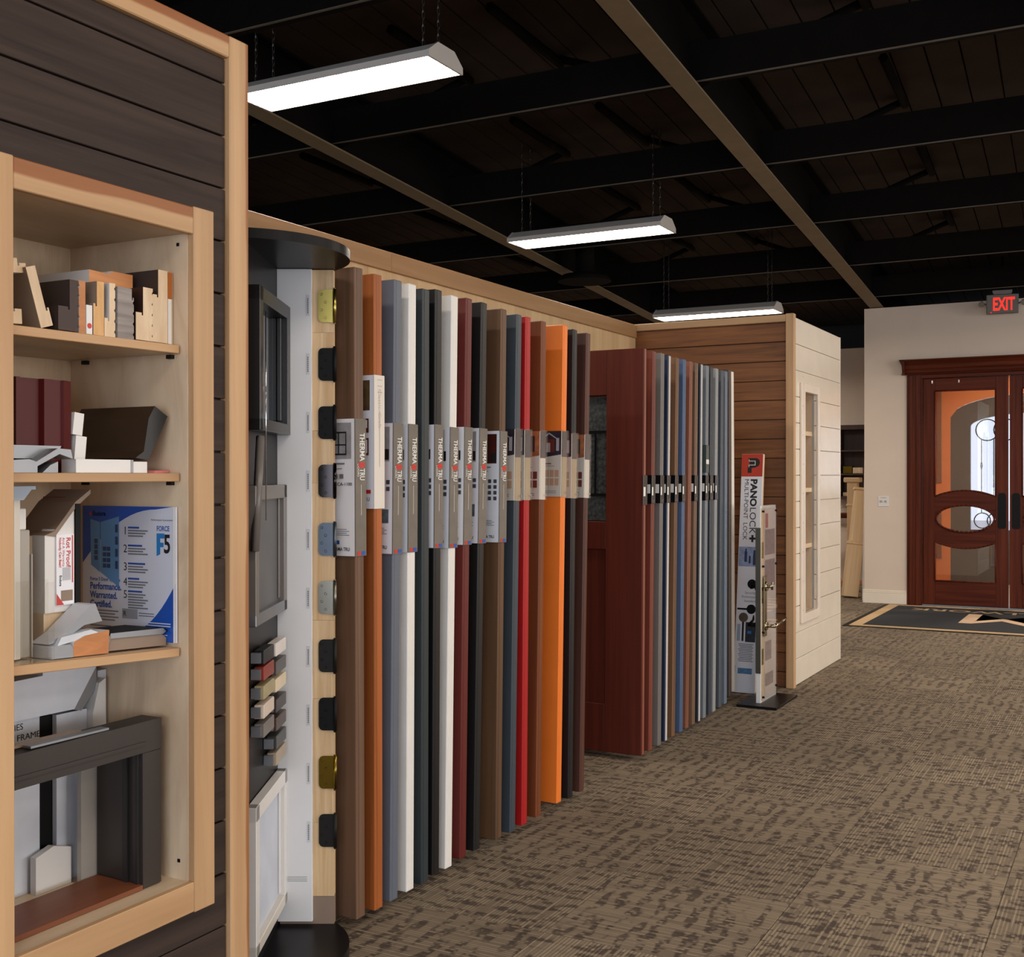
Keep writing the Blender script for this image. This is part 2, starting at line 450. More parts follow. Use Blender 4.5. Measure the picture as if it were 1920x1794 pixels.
w = struct('wall_back_outer'); box('wall_panel', (-9.5, -2.62), (17.0, 17.15), (0, 4.8), m_black, w); 
box('wall_panel', (-2.62, 9.5), (17.0, 17.15), (2.95, 4.8), m_black, w)
holed_wall('wall_rear', -9.5, 9.5, 0, 4.9, -6.0, -5.85, -4.0, 7.0, 0.4, 2.8, m_wall)

# ------------------------------------------------------------------ roof: deck panels, beams, joists
ceil = struct('ceiling')
RA = -0.0463                                  # skew of the steel against the partitions (dx per dy)
def roof_z(y): return 4.17 - 0.0488 * (y - 5.1)
def roofpt(s, y): return (s + RA * (y - 5.1), y)
ya, yb = -6.0, 17.0
W = 0.203
k = 0
s = -9.4
while s < 10.4:
    a0, a1 = roofpt(s + 0.006, ya), roofpt(s + W - 0.006, ya)
    b0, b1 = roofpt(s + 0.006, yb), roofpt(s + W - 0.006, yb)
    za, zb = roof_z(ya), roof_z(yb)
    V = [(a0[0], ya, za), (a1[0], ya, za), (b1[0], yb, zb), (b0[0], yb, zb)]
    V += [(v[0], v[1], v[2] + 0.03) for v in V]
    mk('roof_panel', V, [(0, 1, 2, 3), (7, 6, 5, 4), (0, 4, 5, 1), (1, 5, 6, 2), (2, 6, 7, 3), (3, 7, 4, 0)], m_roof, ceil)
    s += W; k += 1
mk('roof_liner', [(-10, ya, roof_z(ya) + 0.04), (10.6, ya, roof_z(ya) + 0.04), (10.6, yb, roof_z(yb) + 0.04), (-10, yb, roof_z(yb) + 0.04)], [(0, 1, 2, 3)], m_black, ceil)
# the bright panel joints across the deck
def ibeam(name, p0, p1, fw, depth):
    """I-beam: p0,p1 bottom centre line"""
    p0, p1 = Vector(p0), Vector(p1); d = (p1 - p0).normalized()
    r = d.cross(Vector((0, 0, 1))).normalized(); up = Vector((0, 0, 1))
    V, F, fm = [], [], []
    def bar(w, z0, z1, mi):
        k = len(V)
        for p in (p0, p1):
            for sx in (-1, 1):
                for z in (z0, z1): V.append(p + r * (sx * w / 2) + up * z)
        for f in BOXF: F.append(tuple(k + i for i in f)); fm.append(mi)
    bar(fw, 0, 0.012, 0); bar(0.012, 0.012, depth - 0.012, 1); bar(fw, depth - 0.012, depth, 1)
    return mk(name, V, F, [m_flange, m_web], ceil, fmats=fm)
for sx in (-7.43, -4.81, -2.24, 0.35, 2.95, 5.5, 8.05):
    q0, q1 = roofpt(sx, -5.8), roofpt(sx, 16.9)
    ibeam('steel_beam', (q0[0], q0[1], roof_z(q0[1]) - 0.47), (q1[0], q1[1], roof_z(q1[1]) - 0.47), 0.14, 0.45)
for y in (-3.6, -1.95, -0.3, 1.35, 3.0, 4.68, 6.36, 8.0, 9.68, 11.35, 12.95):
    z = roof_z(y) - 0.42
    o = prism('joist', [(y, z), (y + 0.07, z), (y + 0.07, z + 0.012), (y + 0.012, z + 0.012), (y + 0.012, z + 0.208), (y + 0.07, z + 0.208), (y + 0.07, z + 0.22), (y, z + 0.22)], 'x', -9.4, 9.4, m_joist, ceil)
    box('joist_highlight', (-9.4, 9.4), (y - 0.004, y + 0.012), (z - 0.006, z - 0.001), m_lip, ceil)  # paler strip that paints bounce light along the joist's lower edge
# diagonal flange braces from the beams up to the deck
for sx in (-4.81, -2.24):
    for y in (4.7, 6.4, 8.04, 9.7, 11.38):
        for side in (-1, 1):
            q = roofpt(sx, y); q2 = roofpt(sx + side * 0.95, y + 0.25)
            tubes('flange_brace', [((q[0], q[1], roof_z(y) - 0.44), (q2[0], q2[1], roof_z(y) - 0.03), 0.026)], m_joist, ceil, n=6)
            q3 = roofpt(sx + side * 0.95, y - 0.75)
            tubes('flange_brace', [((q2[0], q2[1], roof_z(y) - 0.06), (q3[0], q3[1], roof_z(y) - 0.06), 0.03)], m_joist, ceil, n=6)
# sprinkler-like round diffuser on the deck beyond the second lamp
tubes('round_diffuser', [((-4.75, 10.2, 3.36), (-4.75, 10.2, 3.30), 0.22, 0.26)], m_joist, ceil, n=24)
tubes('round_diffuser', [((-4.75, 10.2, 3.36), (-4.75, 10.2, 3.85), 0.09)], m_joist, ceil, n=12)

# ------------------------------------------------------------------ hanging fluorescent fixtures
def chain_mesh(p0, length):
    V, F = [], []
    n = max(2, int(length / 0.034)); L = length / n
    for i in range(n):
        ring = [(-0.006, 0.0), (-0.006, 0.7), (0, 1.05), (0.006, 0.7), (0.006, 0.0), (0, -0.35)]
        flip = i % 2
        pts = []
        for (a, t) in ring:
            z = (i + t) * L
            pts.append(Vector((a, 0, z)) if not flip else Vector((0, a, z)))
        for q in range(6):
            A, B = pts[q], pts[(q + 1) % 6]
            nn = Vector((0, 1, 0)) if not flip else Vector((1, 0, 0))
            dd = (B - A).normalized(); ss = nn.cross(dd).normalized()
            k = len(V)
            for P in (A, B):
                for (e, g) in ((1, 0), (-0.5, 0.87), (-0.5, -0.87)): V.append(P + (ss * e + nn * g) * 0.0022)
            for e in range(3): F.append((k + e, k + (e + 1) % 3, k + 3 + (e + 1) % 3, k + 3 + e))
    return V, F
def fixture(x0, x1, y, z, label, group='hanging fluorescent lights over the showroom'):
    f = thing('fluorescent_light', label, 'ceiling light', ((x0 + x1) / 2, y, z), group=group)
    h = (x1 - x0) / 2; w = 0.155
    prof = [(-w, 0.0), (-w, 0.032), (-0.075, 0.088), (0.075, 0.088), (w, 0.032), (w, 0.0), (w - 0.006, 0.0), (w - 0.006, 0.03), (0.07, 0.082), (-0.07, 0.082), (-w + 0.006, 0.03), (-w + 0.006, 0.0)]
    prism('housing', prof, 'x', -h + 0.004, h - 0.004, m_fixture, f)
    cap = [(-w - 0.002, -0.001), (-w - 0.002, 0.033), (-0.076, 0.091), (0.076, 0.091), (w + 0.002, 0.033), (w + 0.002, -0.001)]
    for sx in (-1, 1):
        prism('end_cap', cap, 'x', sx * h - sx * 0.012, sx * h, m_fixture, f)
        for yy in (-0.1, -0.035, 0.035, 0.1):
            box('lamp_clip', (sx * (h - 0.04) - 0.016, sx * (h - 0.04) + 0.016), (yy - 0.0025, yy + 0.0025), (-0.001, 0.003), m_pewter, f)
            box('lamp_clip', (sx * (h - 0.04) - 0.0025, sx * (h - 0.04) + 0.0025), (yy - 0.012, yy + 0.012), (-0.0045, -0.0012), m_pewter, f)
        for yy in (-0.07, 0.07):
            Lc = roof_z(y) - z - 0.12
            V, F = chain_mesh((0, 0, 0), Lc)
            mk('hanging_chain', V, F, m_chain, f, loc=(sx * (h - 0.09), yy, 0.09))
    lens = mk('lens', [(-h + 0.014, -w + 0.008, 0.006), (h - 0.014, -w + 0.008, 0.006), (h - 0.014, w - 0.008, 0.006), (-h + 0.014, w - 0.008, 0.006)], [(3, 2, 1, 0)], m_lens, f)
    return f
# the row behind the door display (three of it in view) and the row over the aisle
fixture(-4.25, -3.01, 4.86, 3.44, 'nearest hanging fluorescent light, upper left with grey end cap')
fixture(-4.34, -3.07, 8.05, 3.235, 'middle hanging fluorescent light of the three')
fixture(-4.39, -3.13, 11.22, 3.03, 'farthest hanging fluorescent light above the brown plank wall')
fixture(-4.2, -2.96, 1.7, 3.6, 'unseen hanging fluorescent light above the dark plank unit')
fixture(-5.7, -4.46, 14.5, 2.82, 'added unseen fluorescent light brightening the far recess')  # extra fixture added out of sight to brighten the recess wall
WORDS = ('first', 'second', 'third', 'fourth', 'fifth')
for rown, xx in (('over the aisle', 0.35), ('over the right-hand bay', 4.1), ('along the right-hand wall', 7.7)):
    for n_, yy in enumerate((-1.5, 1.7, 4.86, 8.05, 11.22)):
        fixture(xx - 0.62, xx + 0.62, yy, roof_z(yy) - 0.74, '%s hanging fluorescent light %s, outside the picture' % (WORDS[n_], rown), 'lights outside the picture')

# ------------------------------------------------------------------ near partition with charcoal planks and the niche
WX = -2.0
wl = struct('wall_left', label='dark plank display partition with a built-in shelf niche')
zl = [2.455] + [2.392 - 0.13025 * k for k in range(19)] + [0.0]
NY0, NY1, NZ0, NZ1 = 1.52, 2.10, 0.415, 2.03
for a, b in zip(zl[1:], zl[:-1]):
    z0, z1 = a + 0.0025, b - 0.0025
    if z1 < z0: continue
    if z0 > NZ1 or z1 < NZ0: box('plank', (WX - 0.018, WX), (0.2, 2.186), (z0, z1), m_darkplank, wl, bevel=0.0015)
    elif z0 < NZ1 < z1: prism('plank', [(0.2, z0), (NY0, z0), (NY0, NZ1), (NY1, NZ1), (NY1, z0), (2.186, z0), (2.186, z1), (0.2, z1)], 'x', WX - 0.018, WX, m_darkplank, wl)
    elif z0 < NZ0 < z1: prism('plank', [(0.2, z0), (2.186, z0), (2.186, z1), (NY1, z1), (NY1, NZ0), (NY0, NZ0), (NY0, z1), (0.2, z1)], 'x', WX - 0.018, WX, m_darkplank, wl)
    else:
        for (y0, y1) in ((0.2, NY0), (NY1, 2.186)): box('plank', (WX - 0.018, WX), (y0, y1), (z0, z1), m_darkplank, wl, bevel=0.0015)
# backing behind the joints, around the niche
for (y0, y1, z0, z1) in ((0.2, 2.19, NZ1, 2.45), (0.2, 2.19, 0, NZ0), (0.2, NY0, NZ0, NZ1), (NY1, 2.19, NZ0, NZ1)):
    box('backing', (WX - 0.032, WX - 0.0185), (y0, y1), (z0, z1), m_black, wl)
box('corner_post', (WX - 0.034, WX + 0.014), (2.19, 2.259), (0, 2.511), m_maple_postz, wl, bevel=0.003)
box('top_rail', (WX - 0.034, WX + 0.013), (0.2, 2.19), (2.456, 2.511), m_maple_two, wl, bevel=0.003)
box('end_panel', (-3.17, WX - 0.034), (2.235, 2.256), (0, 2.49), m_black, wl)
box('rear_panel', (-3.19, -3.17), (0.2, 2.256), (0, 2.49), m_black, wl)

cab = thing('shelf_cabinet', 'maple-framed birch plywood shelf niche set into the dark plank partition', 'shelf unit', (WX, 1.8, 0))
def cb(name, x, y, z, mat, **k): return box(name, x, (y[0] - 1.8, y[1] - 1.8), z, mat, cab, **k)
cb('side_panel', (-0.40, 0.0), (2.058, 2.076), (0.44, 2.015), m_birch)
cb('side_panel', (-0.40, 0.0), (1.525, 1.543), (0.44, 2.015), m_birch)
cb('back_panel', (-0.415, -0.40), (1.525, 2.076), (0.44, 2.015), m_birch)
cb('top_panel', (-0.40, 0.0), (1.543, 2.058), (1.999, 2.015), m_birch_h)
cb('bottom_panel', (-0.40, 0.0), (1.543, 2.058), (0.437, 0.455), m_birch_h)
cb('face_stile', (0.0, 0.019), (2.06, 2.128), (0.383, 2.062), m_maple_z, bevel=0.002)
cb('face_stile', (0.0, 0.019), (1.492, 1.560), (0.383, 2.062), m_maple_z, bevel=0.002)
cb('face_rail', (0.0, 0.018), (1.56, 2.06), (1.996, 2.06), m_maple_two, bevel=0.002)
cb('face_rail', (0.0, 0.018), (1.56, 2.06), (0.385, 0.456), m_maple_y, bevel=0.002)
for z, tilt in ((1.731, 0.008), (1.428, 0.0), (1.023, -0.05)):
    s_ = cb('shelf', (-0.398, -0.034), (1.545, 2.052), (z - 0.019, z), m_birch_h)
    s_.rotation_euler = (tilt, 0, 0)
    e_ = cb('shelf_edge', (-0.034, -0.020), (1.545, 2.052), (z - 0.02, z), m_maple_y, bevel=0.0015)
    e_.rotation_euler = (tilt, 0, 0)
    for (px, py) in ((-0.05, 2.052), (-0.34, 2.052)):
        cb('shelf_pin', (px - 0.008, px + 0.008), (py - 0.006, py + 0.006), (z - 0.029, z - 0.0195), m_orb)
for (px, pz) in ((-0.03, 1.975), (-0.03, 0.50)):
    cb('screw_hole', (px - 0.004, px + 0.004), (2.0565, 2.0585), (pz - 0.004, pz + 0.004), m_hblack)

# ------------------------------------------------------------------ samples in the niche
def jamb(label, y0, y1, z0, z1, x0, x1, side, end, notch=None, kerf=None, lean=0.0, cat='jamb sample', kerfmat=None):
    """short length of door jamb seen end-on: rabbeted profile, raw end, painted sides, saw kerfs down one side"""
    yc = (y0 + y1) / 2
    pts = []
    a, b = y0 - yc, y1 - yc; h = z1 - z0
    if notch:                                 # notch=(side, width, height from the top)
        s, nw, nh = notch
        if s < 0: pts = [(a, 0), (b, 0), (b, h), (a + nw, h), (a + nw, h - nh - 0.006), (a + nw - 0.004, h - nh - 0.006), (a + nw - 0.004, h - nh), (a, h - nh)]
        else: pts = [(a, 0), (b, 0), (b, h - nh), (b - nw + 0.004, h - nh), (b - nw + 0.004, h - nh - 0.006), (b - nw, h - nh - 0.006), (b - nw, h), (a, h)]
    else:
        pts = [(a, 0), (b, 0), (b, h), (a, h)]
    if kerf:
        out = []
        for i, p in enumerate(pts):
            out.append(p); q = pts[(i + 1) % len(pts)]
            edge = b if kerf > 0 else a
            if abs(p[0] - edge) < 1e-6 and abs(q[0] - edge) < 1e-6:
                n = max(3, int(abs(q[1] - p[1]) / 0.021))
                for k in range(n):
                    t0, t1, t2 = (k + 0.3) / n, (k + 0.5) / n, (k + 0.7) / n
                    for t, dd in ((t0, 0), (t1, 0.0035), (t2, 0)):
                        out.append((p[0] - (dd if kerf > 0 else -dd), p[1] + (q[1] - p[1]) * t))
        pts = out
    o = prism('jamb_sample', pts, 'x', 0, x1 - x0, side, None, capmat=end, loc=(x0, yc, z0), rot=(lean, 0, 0))
    tag(o, label, cat, 'jamb samples on the top shelf of the niche')
    return o
m_dkbrown = paint('espresso_paint', (62, 50, 46), rough=0.45)
m_dkbrown2 = paint('chocolate_paint', (52, 30, 24), rough=0.45)
m_taupe = paint('taupe_paint', (140, 120, 104), rough=0.5)
S1 = 1.7335
jamb('dark brown painted jamb offcut with scalloped edge on top shelf', 1.713, 1.766, S1 + 0.001, 1.846, -2.25, -2.035, m_dkbrown, m_dkbrown2, notch=(-1, 0.03, 0.06), kerf=1)
jamb('reddish fir jamb offcut right of the dark brown one on top shelf', 1.769, 1.787, S1, 1.848, -2.22, -2.037, m_white, m_redwoodend, kerf=-1)
o = jamb('white jamb offcut with red round sticker on top shelf', 1.789, 1.805, S1, 1.797, -2.2, -2.036, m_white, m_white)
tubes('sticker', [((0.1642, 0.0, 0.018), (0.1648, 0.0, 0.018), 0.006)], m_redink, o, n=16)
jamb('yellow pine jamb offcut with curved grain, grey cut side, top shelf', 1.808, 1.838, S1, 1.853, -2.24, -2.036, m_taupe, m_pineend, notch=(-1, 0.01, 0.05))
jamb('pale pine jamb offcut with scalloped right edge, left of grey composite', 1.841, 1.872, S1, 1.855, -2.24, -2.038, m_white, m_rawend, notch=(-1, 0.014, 0.08), kerf=1)
jamb('grey lined composite jamb offcut in the middle of the top shelf', 1.877, 1.925, S1, 1.850, -2.24, -2.036, m_composite, m_composite, kerf=1, notch=(1, 0.006, 0.02))
jamb('chocolate sided jamb offcut with pale rabbeted end on top shelf', 1.930, 1.982, S1 + 0.002, 1.859, -2.22, -2.035, m_dkbrown2, m_rawend, notch=(-1, 0.022, 0.06), kerf=1)
jamb('tallest taupe-brown sided jamb offcut with stepped pale end', 1.986, 2.034, S1 + 0.003, 1.908, -2.36, -2.04, m_dkbrown, m_rawend, notch=(-1, 0.018, 0.06))
o = jamb('orange-stained and white jamb offcut at right end of top shelf', 2.037, 2.055, S1 + 0.003, 1.904, -2.3, -2.045, m_white, m_rawend)
box('stained_face', (0.2552, 0.258), (-0.009, 0.005), (0.108, 0.17), paint('orange_stain', (168, 92, 30), rough=0.4), o)
box('white_face', (0.2552, 0.258), (-0.009, 0.002), (0.0, 0.107), m_white, o)
# pieces leaning at the left end
jamb('brown-faced pine jamb offcut leaning left on the top shelf', 1.672, 1.704, S1 + 0.004, 1.866, -2.2, -2.04, m_taupe, m_rawend, lean=0.30, notch=(1, 0.008, 0.09))
jamb('pale jamb offcut standing between leaning one and dark brown block', 1.690, 1.712, S1, 1.845, -2.36, -2.21, m_white, m_rawend)
jamb('white and pine offcut lying across the leaning pieces, top shelf left', 1.582, 1.645, 1.842, 1.872, -2.24, -2.05, m_white, m_rawend, lean=0.12, notch=(1, 0.02, 0.01))
jamb('low pine offcut in the left corner of the top shelf', 1.576, 1.622, S1 + 0.001, 1.79, -2.2, -2.035, m_white, m_rawend, notch=(1, 0.02, 0.025), lean=0.05)
jamb('white offcut leaning behind the low pine piece, top shelf left', 1.610, 1.634, S1 + 0.005, 1.832, -2.3, -2.21, m_white, m_rawend, lean=0.35)
# white casing laid over the row, with fir ends
o = prism('casing_sample', [(-0.065, 0), (0.064, 0), (0.064, 0.036), (0.0, 0.036), (-0.005, 0.028), (-0.065, 0.03)], 'x', -0.22, 0, m_white, None, capmat=m_redwoodend, loc=(-2.10, 1.918, 1.860))
tag(o, 'white casing length with orange fir end lying behind the jamb offcuts', 'casing sample')

# middle shelf
S2 = 1.4285
m_maroon = paint('maroon_gloss', (80, 18, 17), rough=0.45, spec=0.3)
o = prism('casing_block', [(-2.36, 1.658), (-2.10, 1.658), (-2.10, 1.668), (-2.112, 1.676), (-2.112, 1.725), (-2.10, 1.73), (-2.10, 1.752), (-2.106, 1.756), (-2.106, 1.778), (-2.10, 1.782), (-2.11, 1.810), (-2.36, 1.810)], 'z', S2, 1.633, m_maroon)
tag(o, 'tall dark red moulded block standing on the middle shelf', 'moulding sample')
o = thing('vinyl_offcut', 'white and pine slatted offcut right of the dark red block', 'moulding sample', (-2.105, 1.828, S2))
box('upper_slat', (-0.15, 0.0), (-0.015, 0.012), (0.085, 0.135), [m_white, m_rawend], o, faces={3: 1}, rot=(-0.12, 0, 0))
box('lower_slat', (-0.15, 0.0), (-0.012, 0.018), (0.001, 0.083), [m_white, m_rawend], o, faces={3: 1}, rot=(-0.1, 0, 0))
o = prism('white_channel', [(1.772, 0), (1.93, 0), (1.93, 0.030), (1.772, 0.030)], 'x', -2.096, -2.05, m_white, loc=(0, 0, S2))
tag(o, 'white boxed channel lying along the front of the middle shelf', 'trim sample')
box('joint_strip', (-2.0498, -2.0488), (1.928, 1.935), (0.0, 0.030), m_alu, o)
box('end_block', (-2.096, -2.052), (1.936, 1.98), (0.0, 0.026), m_white, o)
bp_ = prism('brown_profile', [(1.945, 0.035), (1.985, 0.03), (2.045, 0.135), (2.005, 0.158), (1.985, 0.128), (1.97, 0.05)], 'x', -2.30, -2.052, paint('bronze_vinyl', (58, 44, 32), rough=0.35), None, capmat=paint('black_rubber', (26, 26, 28), rough=0.4), loc=(0, 0, S2 + 0.0))
tag(bp_, 'dark bronze gutter-like profile with black end leaning on the middle shelf', 'window profile')
box('foot_fin', (-2.28, -2.13), (1.955, 1.985), (0.0, 0.035), MATS['bronze_vinyl'], bp_)
o = thing('threshold_sample', 'silver aluminium threshold offcut in front of the dark red block', 'threshold sample', (-2.04, 1.66, S2))
prism('tread', [(-0.08, 0.03), (0.06, 0.03), (0.085, 0.05), (0.09, 0.058), (-0.08, 0.058)], 'x', -0.055, -0.03, m_taupe, o, capmat=m_alu)
prism('lip', [(0.0, 0.012), (0.06, 0.04), (0.095, 0.03), (0.09, 0.05), (0.055, 0.052), (-0.005, 0.02)], 'x', -0.055, 0.0, m_alu, o)
prism('base_channel', [(-0.08, 0.0), (0.0, 0.0), (0.0, 0.022), (-0.02, 0.028), (-0.08, 0.024)], 'x', -0.055, 0.004, m_alu, o)
prism('foot', [(0.02, 0.0), (0.06, 0.0), (0.06, 0.024), (0.04, 0.016)], 'x', -0.055, -0.005, m_alu, o)
o = box('folded_paper', (-2.16, -2.05), (1.985, 2.045), (S2, S2 + 0.006), paint('pink_paper', (206, 120, 120), rough=0.7), rot=(0.03, 0, 0.2))
tag(o, 'pink folded paper at the right end of the middle shelf', 'paper')
o = thing('white_offcut', 'white two-block offcut behind the dark red block, far left', 'moulding sample', (-2.3, 1.595, S2))
box('lower_block', (-0.05, 0.06), (-0.03, 0.02), (0.0, 0.06), m_white, o, bevel=0.002)
box('upper_block', (-0.05, 0.06), (-0.03, 0.02), (0.063, 0.145), m_white, o, bevel=0.002)

# third shelf (it tips a little to the right)
def s3z(y): return 1.024 - 0.05 * (y - 1.80)
t = thing('vinyl_extrusion', 'tall white vinyl extrusion with a black hole, left on third shelf', 'window profile', (-2.08, 1.612, s3z(1.612) + 0.003))
m_vinyl = paint('translucent_white_vinyl', (212, 206, 196), rough=0.3)
prism('channel', [(-0.035, -0.07), (0.03, -0.07), (0.03, 0.0), (0.012, 0.0), (0.012, 0.006), (-0.005, 0.006), (-0.005, 0.0), (-0.02, 0.0), (-0.02, 0.006), (-0.035, 0.006)], 'z', 0, 0.342, m_vinyl, t, rot=(0, 0, PI / 2))
tubes('hole', [((-0.0005, 0.013, 0.322), (0.0012, 0.013, 0.322), 0.0035)], m_hblack, t, n=12)
for o_ in t.children:
    if o_.name.startswith('channel'): o_.rotation_euler = (0, 0, -PI / 2)
t = thing('vinyl_extrusion', 'shorter grey vinyl extrusion beside the tall white one', 'window profile', (-2.09, 1.672, s3z(1.672) + 0.004))
m_gvinyl = paint('grey_vinyl', (168, 162, 154), rough=0.4)
box('post', (-0.06, 0.0), (-0.024, 0.013), (0, 0.272), m_gvinyl, t, bevel=0.002)
box('fin', (-0.03, 0.004), (0.013, 0.016), (0, 0.22), m_gvinyl, t)
box('cap_block', (-0.05, -0.01), (-0.022, 0.012), (0.272, 0.318), m_white, t, bevel=0.002)
t = thing('brochure_holder', 'clear plastic card holder in front of the vinyl extrusions', 'card holder', (-2.04, 1.655, s3z(1.655) + 0.001))
prism('front_sheet', [(-0.04, 0.004), (0.04, 0.004), (0.04, 0.165), (0.02, 0.165), (0.006, 0.125), (-0.014, 0.125), (-0.028, 0.165), (-0.04, 0.16)], 'x', 0.012, 0.014, m_acryl, t)
box('back_sheet', (-0.008, -0.006), (-0.04, 0.04), (0.004, 0.17), m_acryl, t)
box('bottom_sheet', (-0.008, 0.014), (-0.04, 0.04), (0.0, 0.004), m_acryl, t)
t = thing('blue_profile', 'pale blue vinyl profile lying on top of the tall extrusion', 'window profile', (-2.06, 1.63, 1.371))
m_pblue = paint('pale_blue_vinyl', (160, 176, 196), rough=0.4)
prism('web', [(-0.04, 0.0), (0.015, 0.0), (0.035, 0.022), (-0.04, 0.022)], 'x', -0.12, 0.0, m_pblue, t)
box('upper_flange', (-0.12, 0.004), (-0.042, 0.042), (0.022, 0.029), m_pblue, t)
# corner sample carrying the Rot Proof card
t = thing('frame_corner_sample', 'white and dark jamb corner with the red lettered warranty card', 'frame sample', (-2.12, 1.797, s3z(1.742) + 0.002))
mfir = wood('brown_wood_panel', (104, 58, 36), (134, 78, 50), axis='z', var=0.04)
prism('white_jamb', [(-0.05, 0.09), (0.03, 0.09), (0.03, 0.33), (-0.028, 0.268), (-0.05, 0.262)], 'x', -0.04, 0.0, m_white, t, capmat=m_white)
prism('wood_cap', [(-0.052, 0.262), (-0.026, 0.27), (0.032, 0.334), (0.075, 0.362), (0.075, 0.352), (0.034, 0.322), (-0.024, 0.258)], 'x', -0.12, 0.002, m_taupe, t, capmat=m_taupe)
box('wood_base', (-0.05, -0.004), (-0.05, 0.03), (0.0, 0.09), m_rawend, t)
box('black_weatherstrip', (-0.05, 0.004), (0.031, 0.045), (0.0, 0.33), m_hblack, t)
box('brown_panel', (-0.12, -0.05), (0.045, 0.075), (0.0, 0.345), mfir, t)
bc = box('blue_card', (-0.0495, -0.0475), (0.048, 0.072), (0.24, 0.335), m_pblue, t)
text('card_lettering', 'F5', 0.02, m_blueink, bc, ((0.001, -0.009, 0.02), (0, 1, 0), (0, 0, 1)), bold=0.0005)
cd = box('warranty_card', (0.001, 0.004), (-0.022, 0.026), (0.105, 0.262), m_card, t)
fr = ((0.0015, 0, 0), (0, 0, -1), (0, 1, 0))      # card reads downwards
text('card_lettering', 'Rot Proof', 0.0165, m_redink, cd, ((0.0015, 0.003, 0.072), (0, 0, -1), (0, 1, 0)), bold=0.0003)
text('card_lettering', 'And A Warranty', 0.0095, m_redink, cd, ((0.0015, -0.008, 0.072), (0, 0, -1), (0, 1, 0)))
text('card_lettering', 'Nobody Can Beat!', 0.0088, m_redink, cd, ((0.0015, -0.017, 0.072), (0, 0, -1), (0, 1, 0)), bold=0.0002)
text('card_lettering', 'Endura', 0.0085, m_ink, cd, ((0.0015, -0.016, -0.012), (0, 0, -1), (0, 1, 0)), bold=0.0002)
quads('card_stripe', [(-0.076, 0.03, 0.018, 0.021)], m_redink, cd, fr)
quads('card_small_print', [(-0.005, 0.024, 0.001 + 0.0028 * k, 0.0020 + 0.0028 * k) for k in range(-3, 5)], m_print, cd, fr)
quads('card_picture', [(0.046, 0.07, -0.012, 0.02)], m_taupe, cd, fr)
mk('card_corner', [(0.0021, -0.024, -0.078), (0.0021, -0.004, -0.078), (0.0021, -0.024, -0.052)], [(0, 1, 2)], m_redink, cd)

# poster board against the right-hand side of the niche
PB = thing('poster_board', 'blue and white door system poster board against the niche side', 'poster', (-2.345, 2.048, s3z(2.05) + 0.0105))
PW, PH = 0.315, 0.325
m_pwhite = paint('poster_white', (214, 218, 232), rough=0.22, var=0.01)
m_pblue2 = paint('poster_blue', (36, 84, 178), rough=0.22, var=0.02)
box('board', (0, PW), (0, 0.006), (0, PH), m_pwhite, PB)
pf = ((0, -0.0001, 0), (1, 0, 0), (0, 0, 1))
def flat(name, pts, mat, parent, lift=0.0):
    return mk(name, [(p[0], -0.0006 - lift, p[1]) for p in pts], [tuple(range(len(pts)))], mat, parent)
# top-left blue field bounded by a curve, bottom-right blue field
cur = [(PW * 0.80 * t / 12, PH * (1.0 - 0.02 - 0.42 * (1 - t / 12.0) ** 2)) for t in range(13)]
flat('blue_field', [(0, PH)] + [(x, z) for x, z in cur] + [(PW * 0.97, PH)], m_pblue2, PB)
cur2 = [(PW * (0.42 + 0.58 * t / 12), PH * (0.035 + 0.40 * (t / 12.0) ** 2.2)) for t in range(13)]
flat('blue_field', [(PW * 0.35, 0), (PW, 0)] + cur2[::-1], m_pblue2, PB)
flat('door_picture', [(0.030, 0.178), (0.062, 0.160), (0.062, 0.285), (0.028, 0.292)], paint('poster_door_blue', (94, 146, 196), rough=0.25), PB, 0.0003)
flat('door_picture', [(0.064, 0.160), (0.128, 0.125), (0.128, 0.300), (0.064, 0.285)], MATS['poster_door_blue'], PB, 0.0003)
quads('door_panes', [(0.042 + 0.0, 0.054, 0.19 + 0.014 * k, 0.201 + 0.014 * k) for k in range(4)] + [(0.072 + 0.014 * i, 0.084 + 0.014 * i, 0.172 + 0.014 * k, 0.182 + 0.014 * k) for i in range(2) for k in range(4)] + [(0.115, 0.124, 0.17 + 0.03 * k, 0.19 + 0.03 * k) for k in range(4)], paint('poster_pane', (40, 66, 104), rough=0.3), PB, ((0, -0.0009, 0), (1, 0, 0), (0, 0, 1)))
for k, (n_, z) in enumerate((('1', 0.256), ('2', 0.212), ('3', 0.168), ('4', 0.131), ('5', 0.100))):
    text('poster_number', n_, 0.028, m_ink, PB, ((0.142, 0, z), (1, 0, 0), (0, 0, 1)))
for k, z in enumerate((0.268, 0.224, 0.180, 0.143, 0.112)):
    quads('poster_heading', [(0.158, 0.196 + 0.01 * (k % 3), z + 0.003, z + 0.0075)], m_blueink, PB, pf)
    quads('poster_small_print', [(0.158, 0.225 - 0.008 * ((k + r) % 3), z - 0.004 - 0.0065 * r, z - 0.0005 - 0.0065 * r) for r in range(3 if k < 4 else 6)], m_print, PB, pf)
text('poster_lettering', 'Force 5 Door Systems', 0.0125, m_blueink, PB, ((0.026, 0, 0.139), (1, 0, 0), (0, 0, 1)), bold=0.0003, sx=0.92)
for s_, z in (('Performance.', 0.118), ('Warranted.', 0.096), ('Certified.', 0.074)):
    text('poster_lettering', s_, 0.0235, m_blueink, PB, ((0.026, 0, z), (1, 0, 0), (0, 0, 1)), bold=0.0007, sx=0.86)
quads('poster_small_print', [(0.026, 0.125 - 0.012 * (r % 2), 0.064 - 0.0075 * r, 0.067 - 0.0075 * r) for r in range(4)] + [(0.026, 0.1, 0.026, 0.029)], m_print, PB, pf)
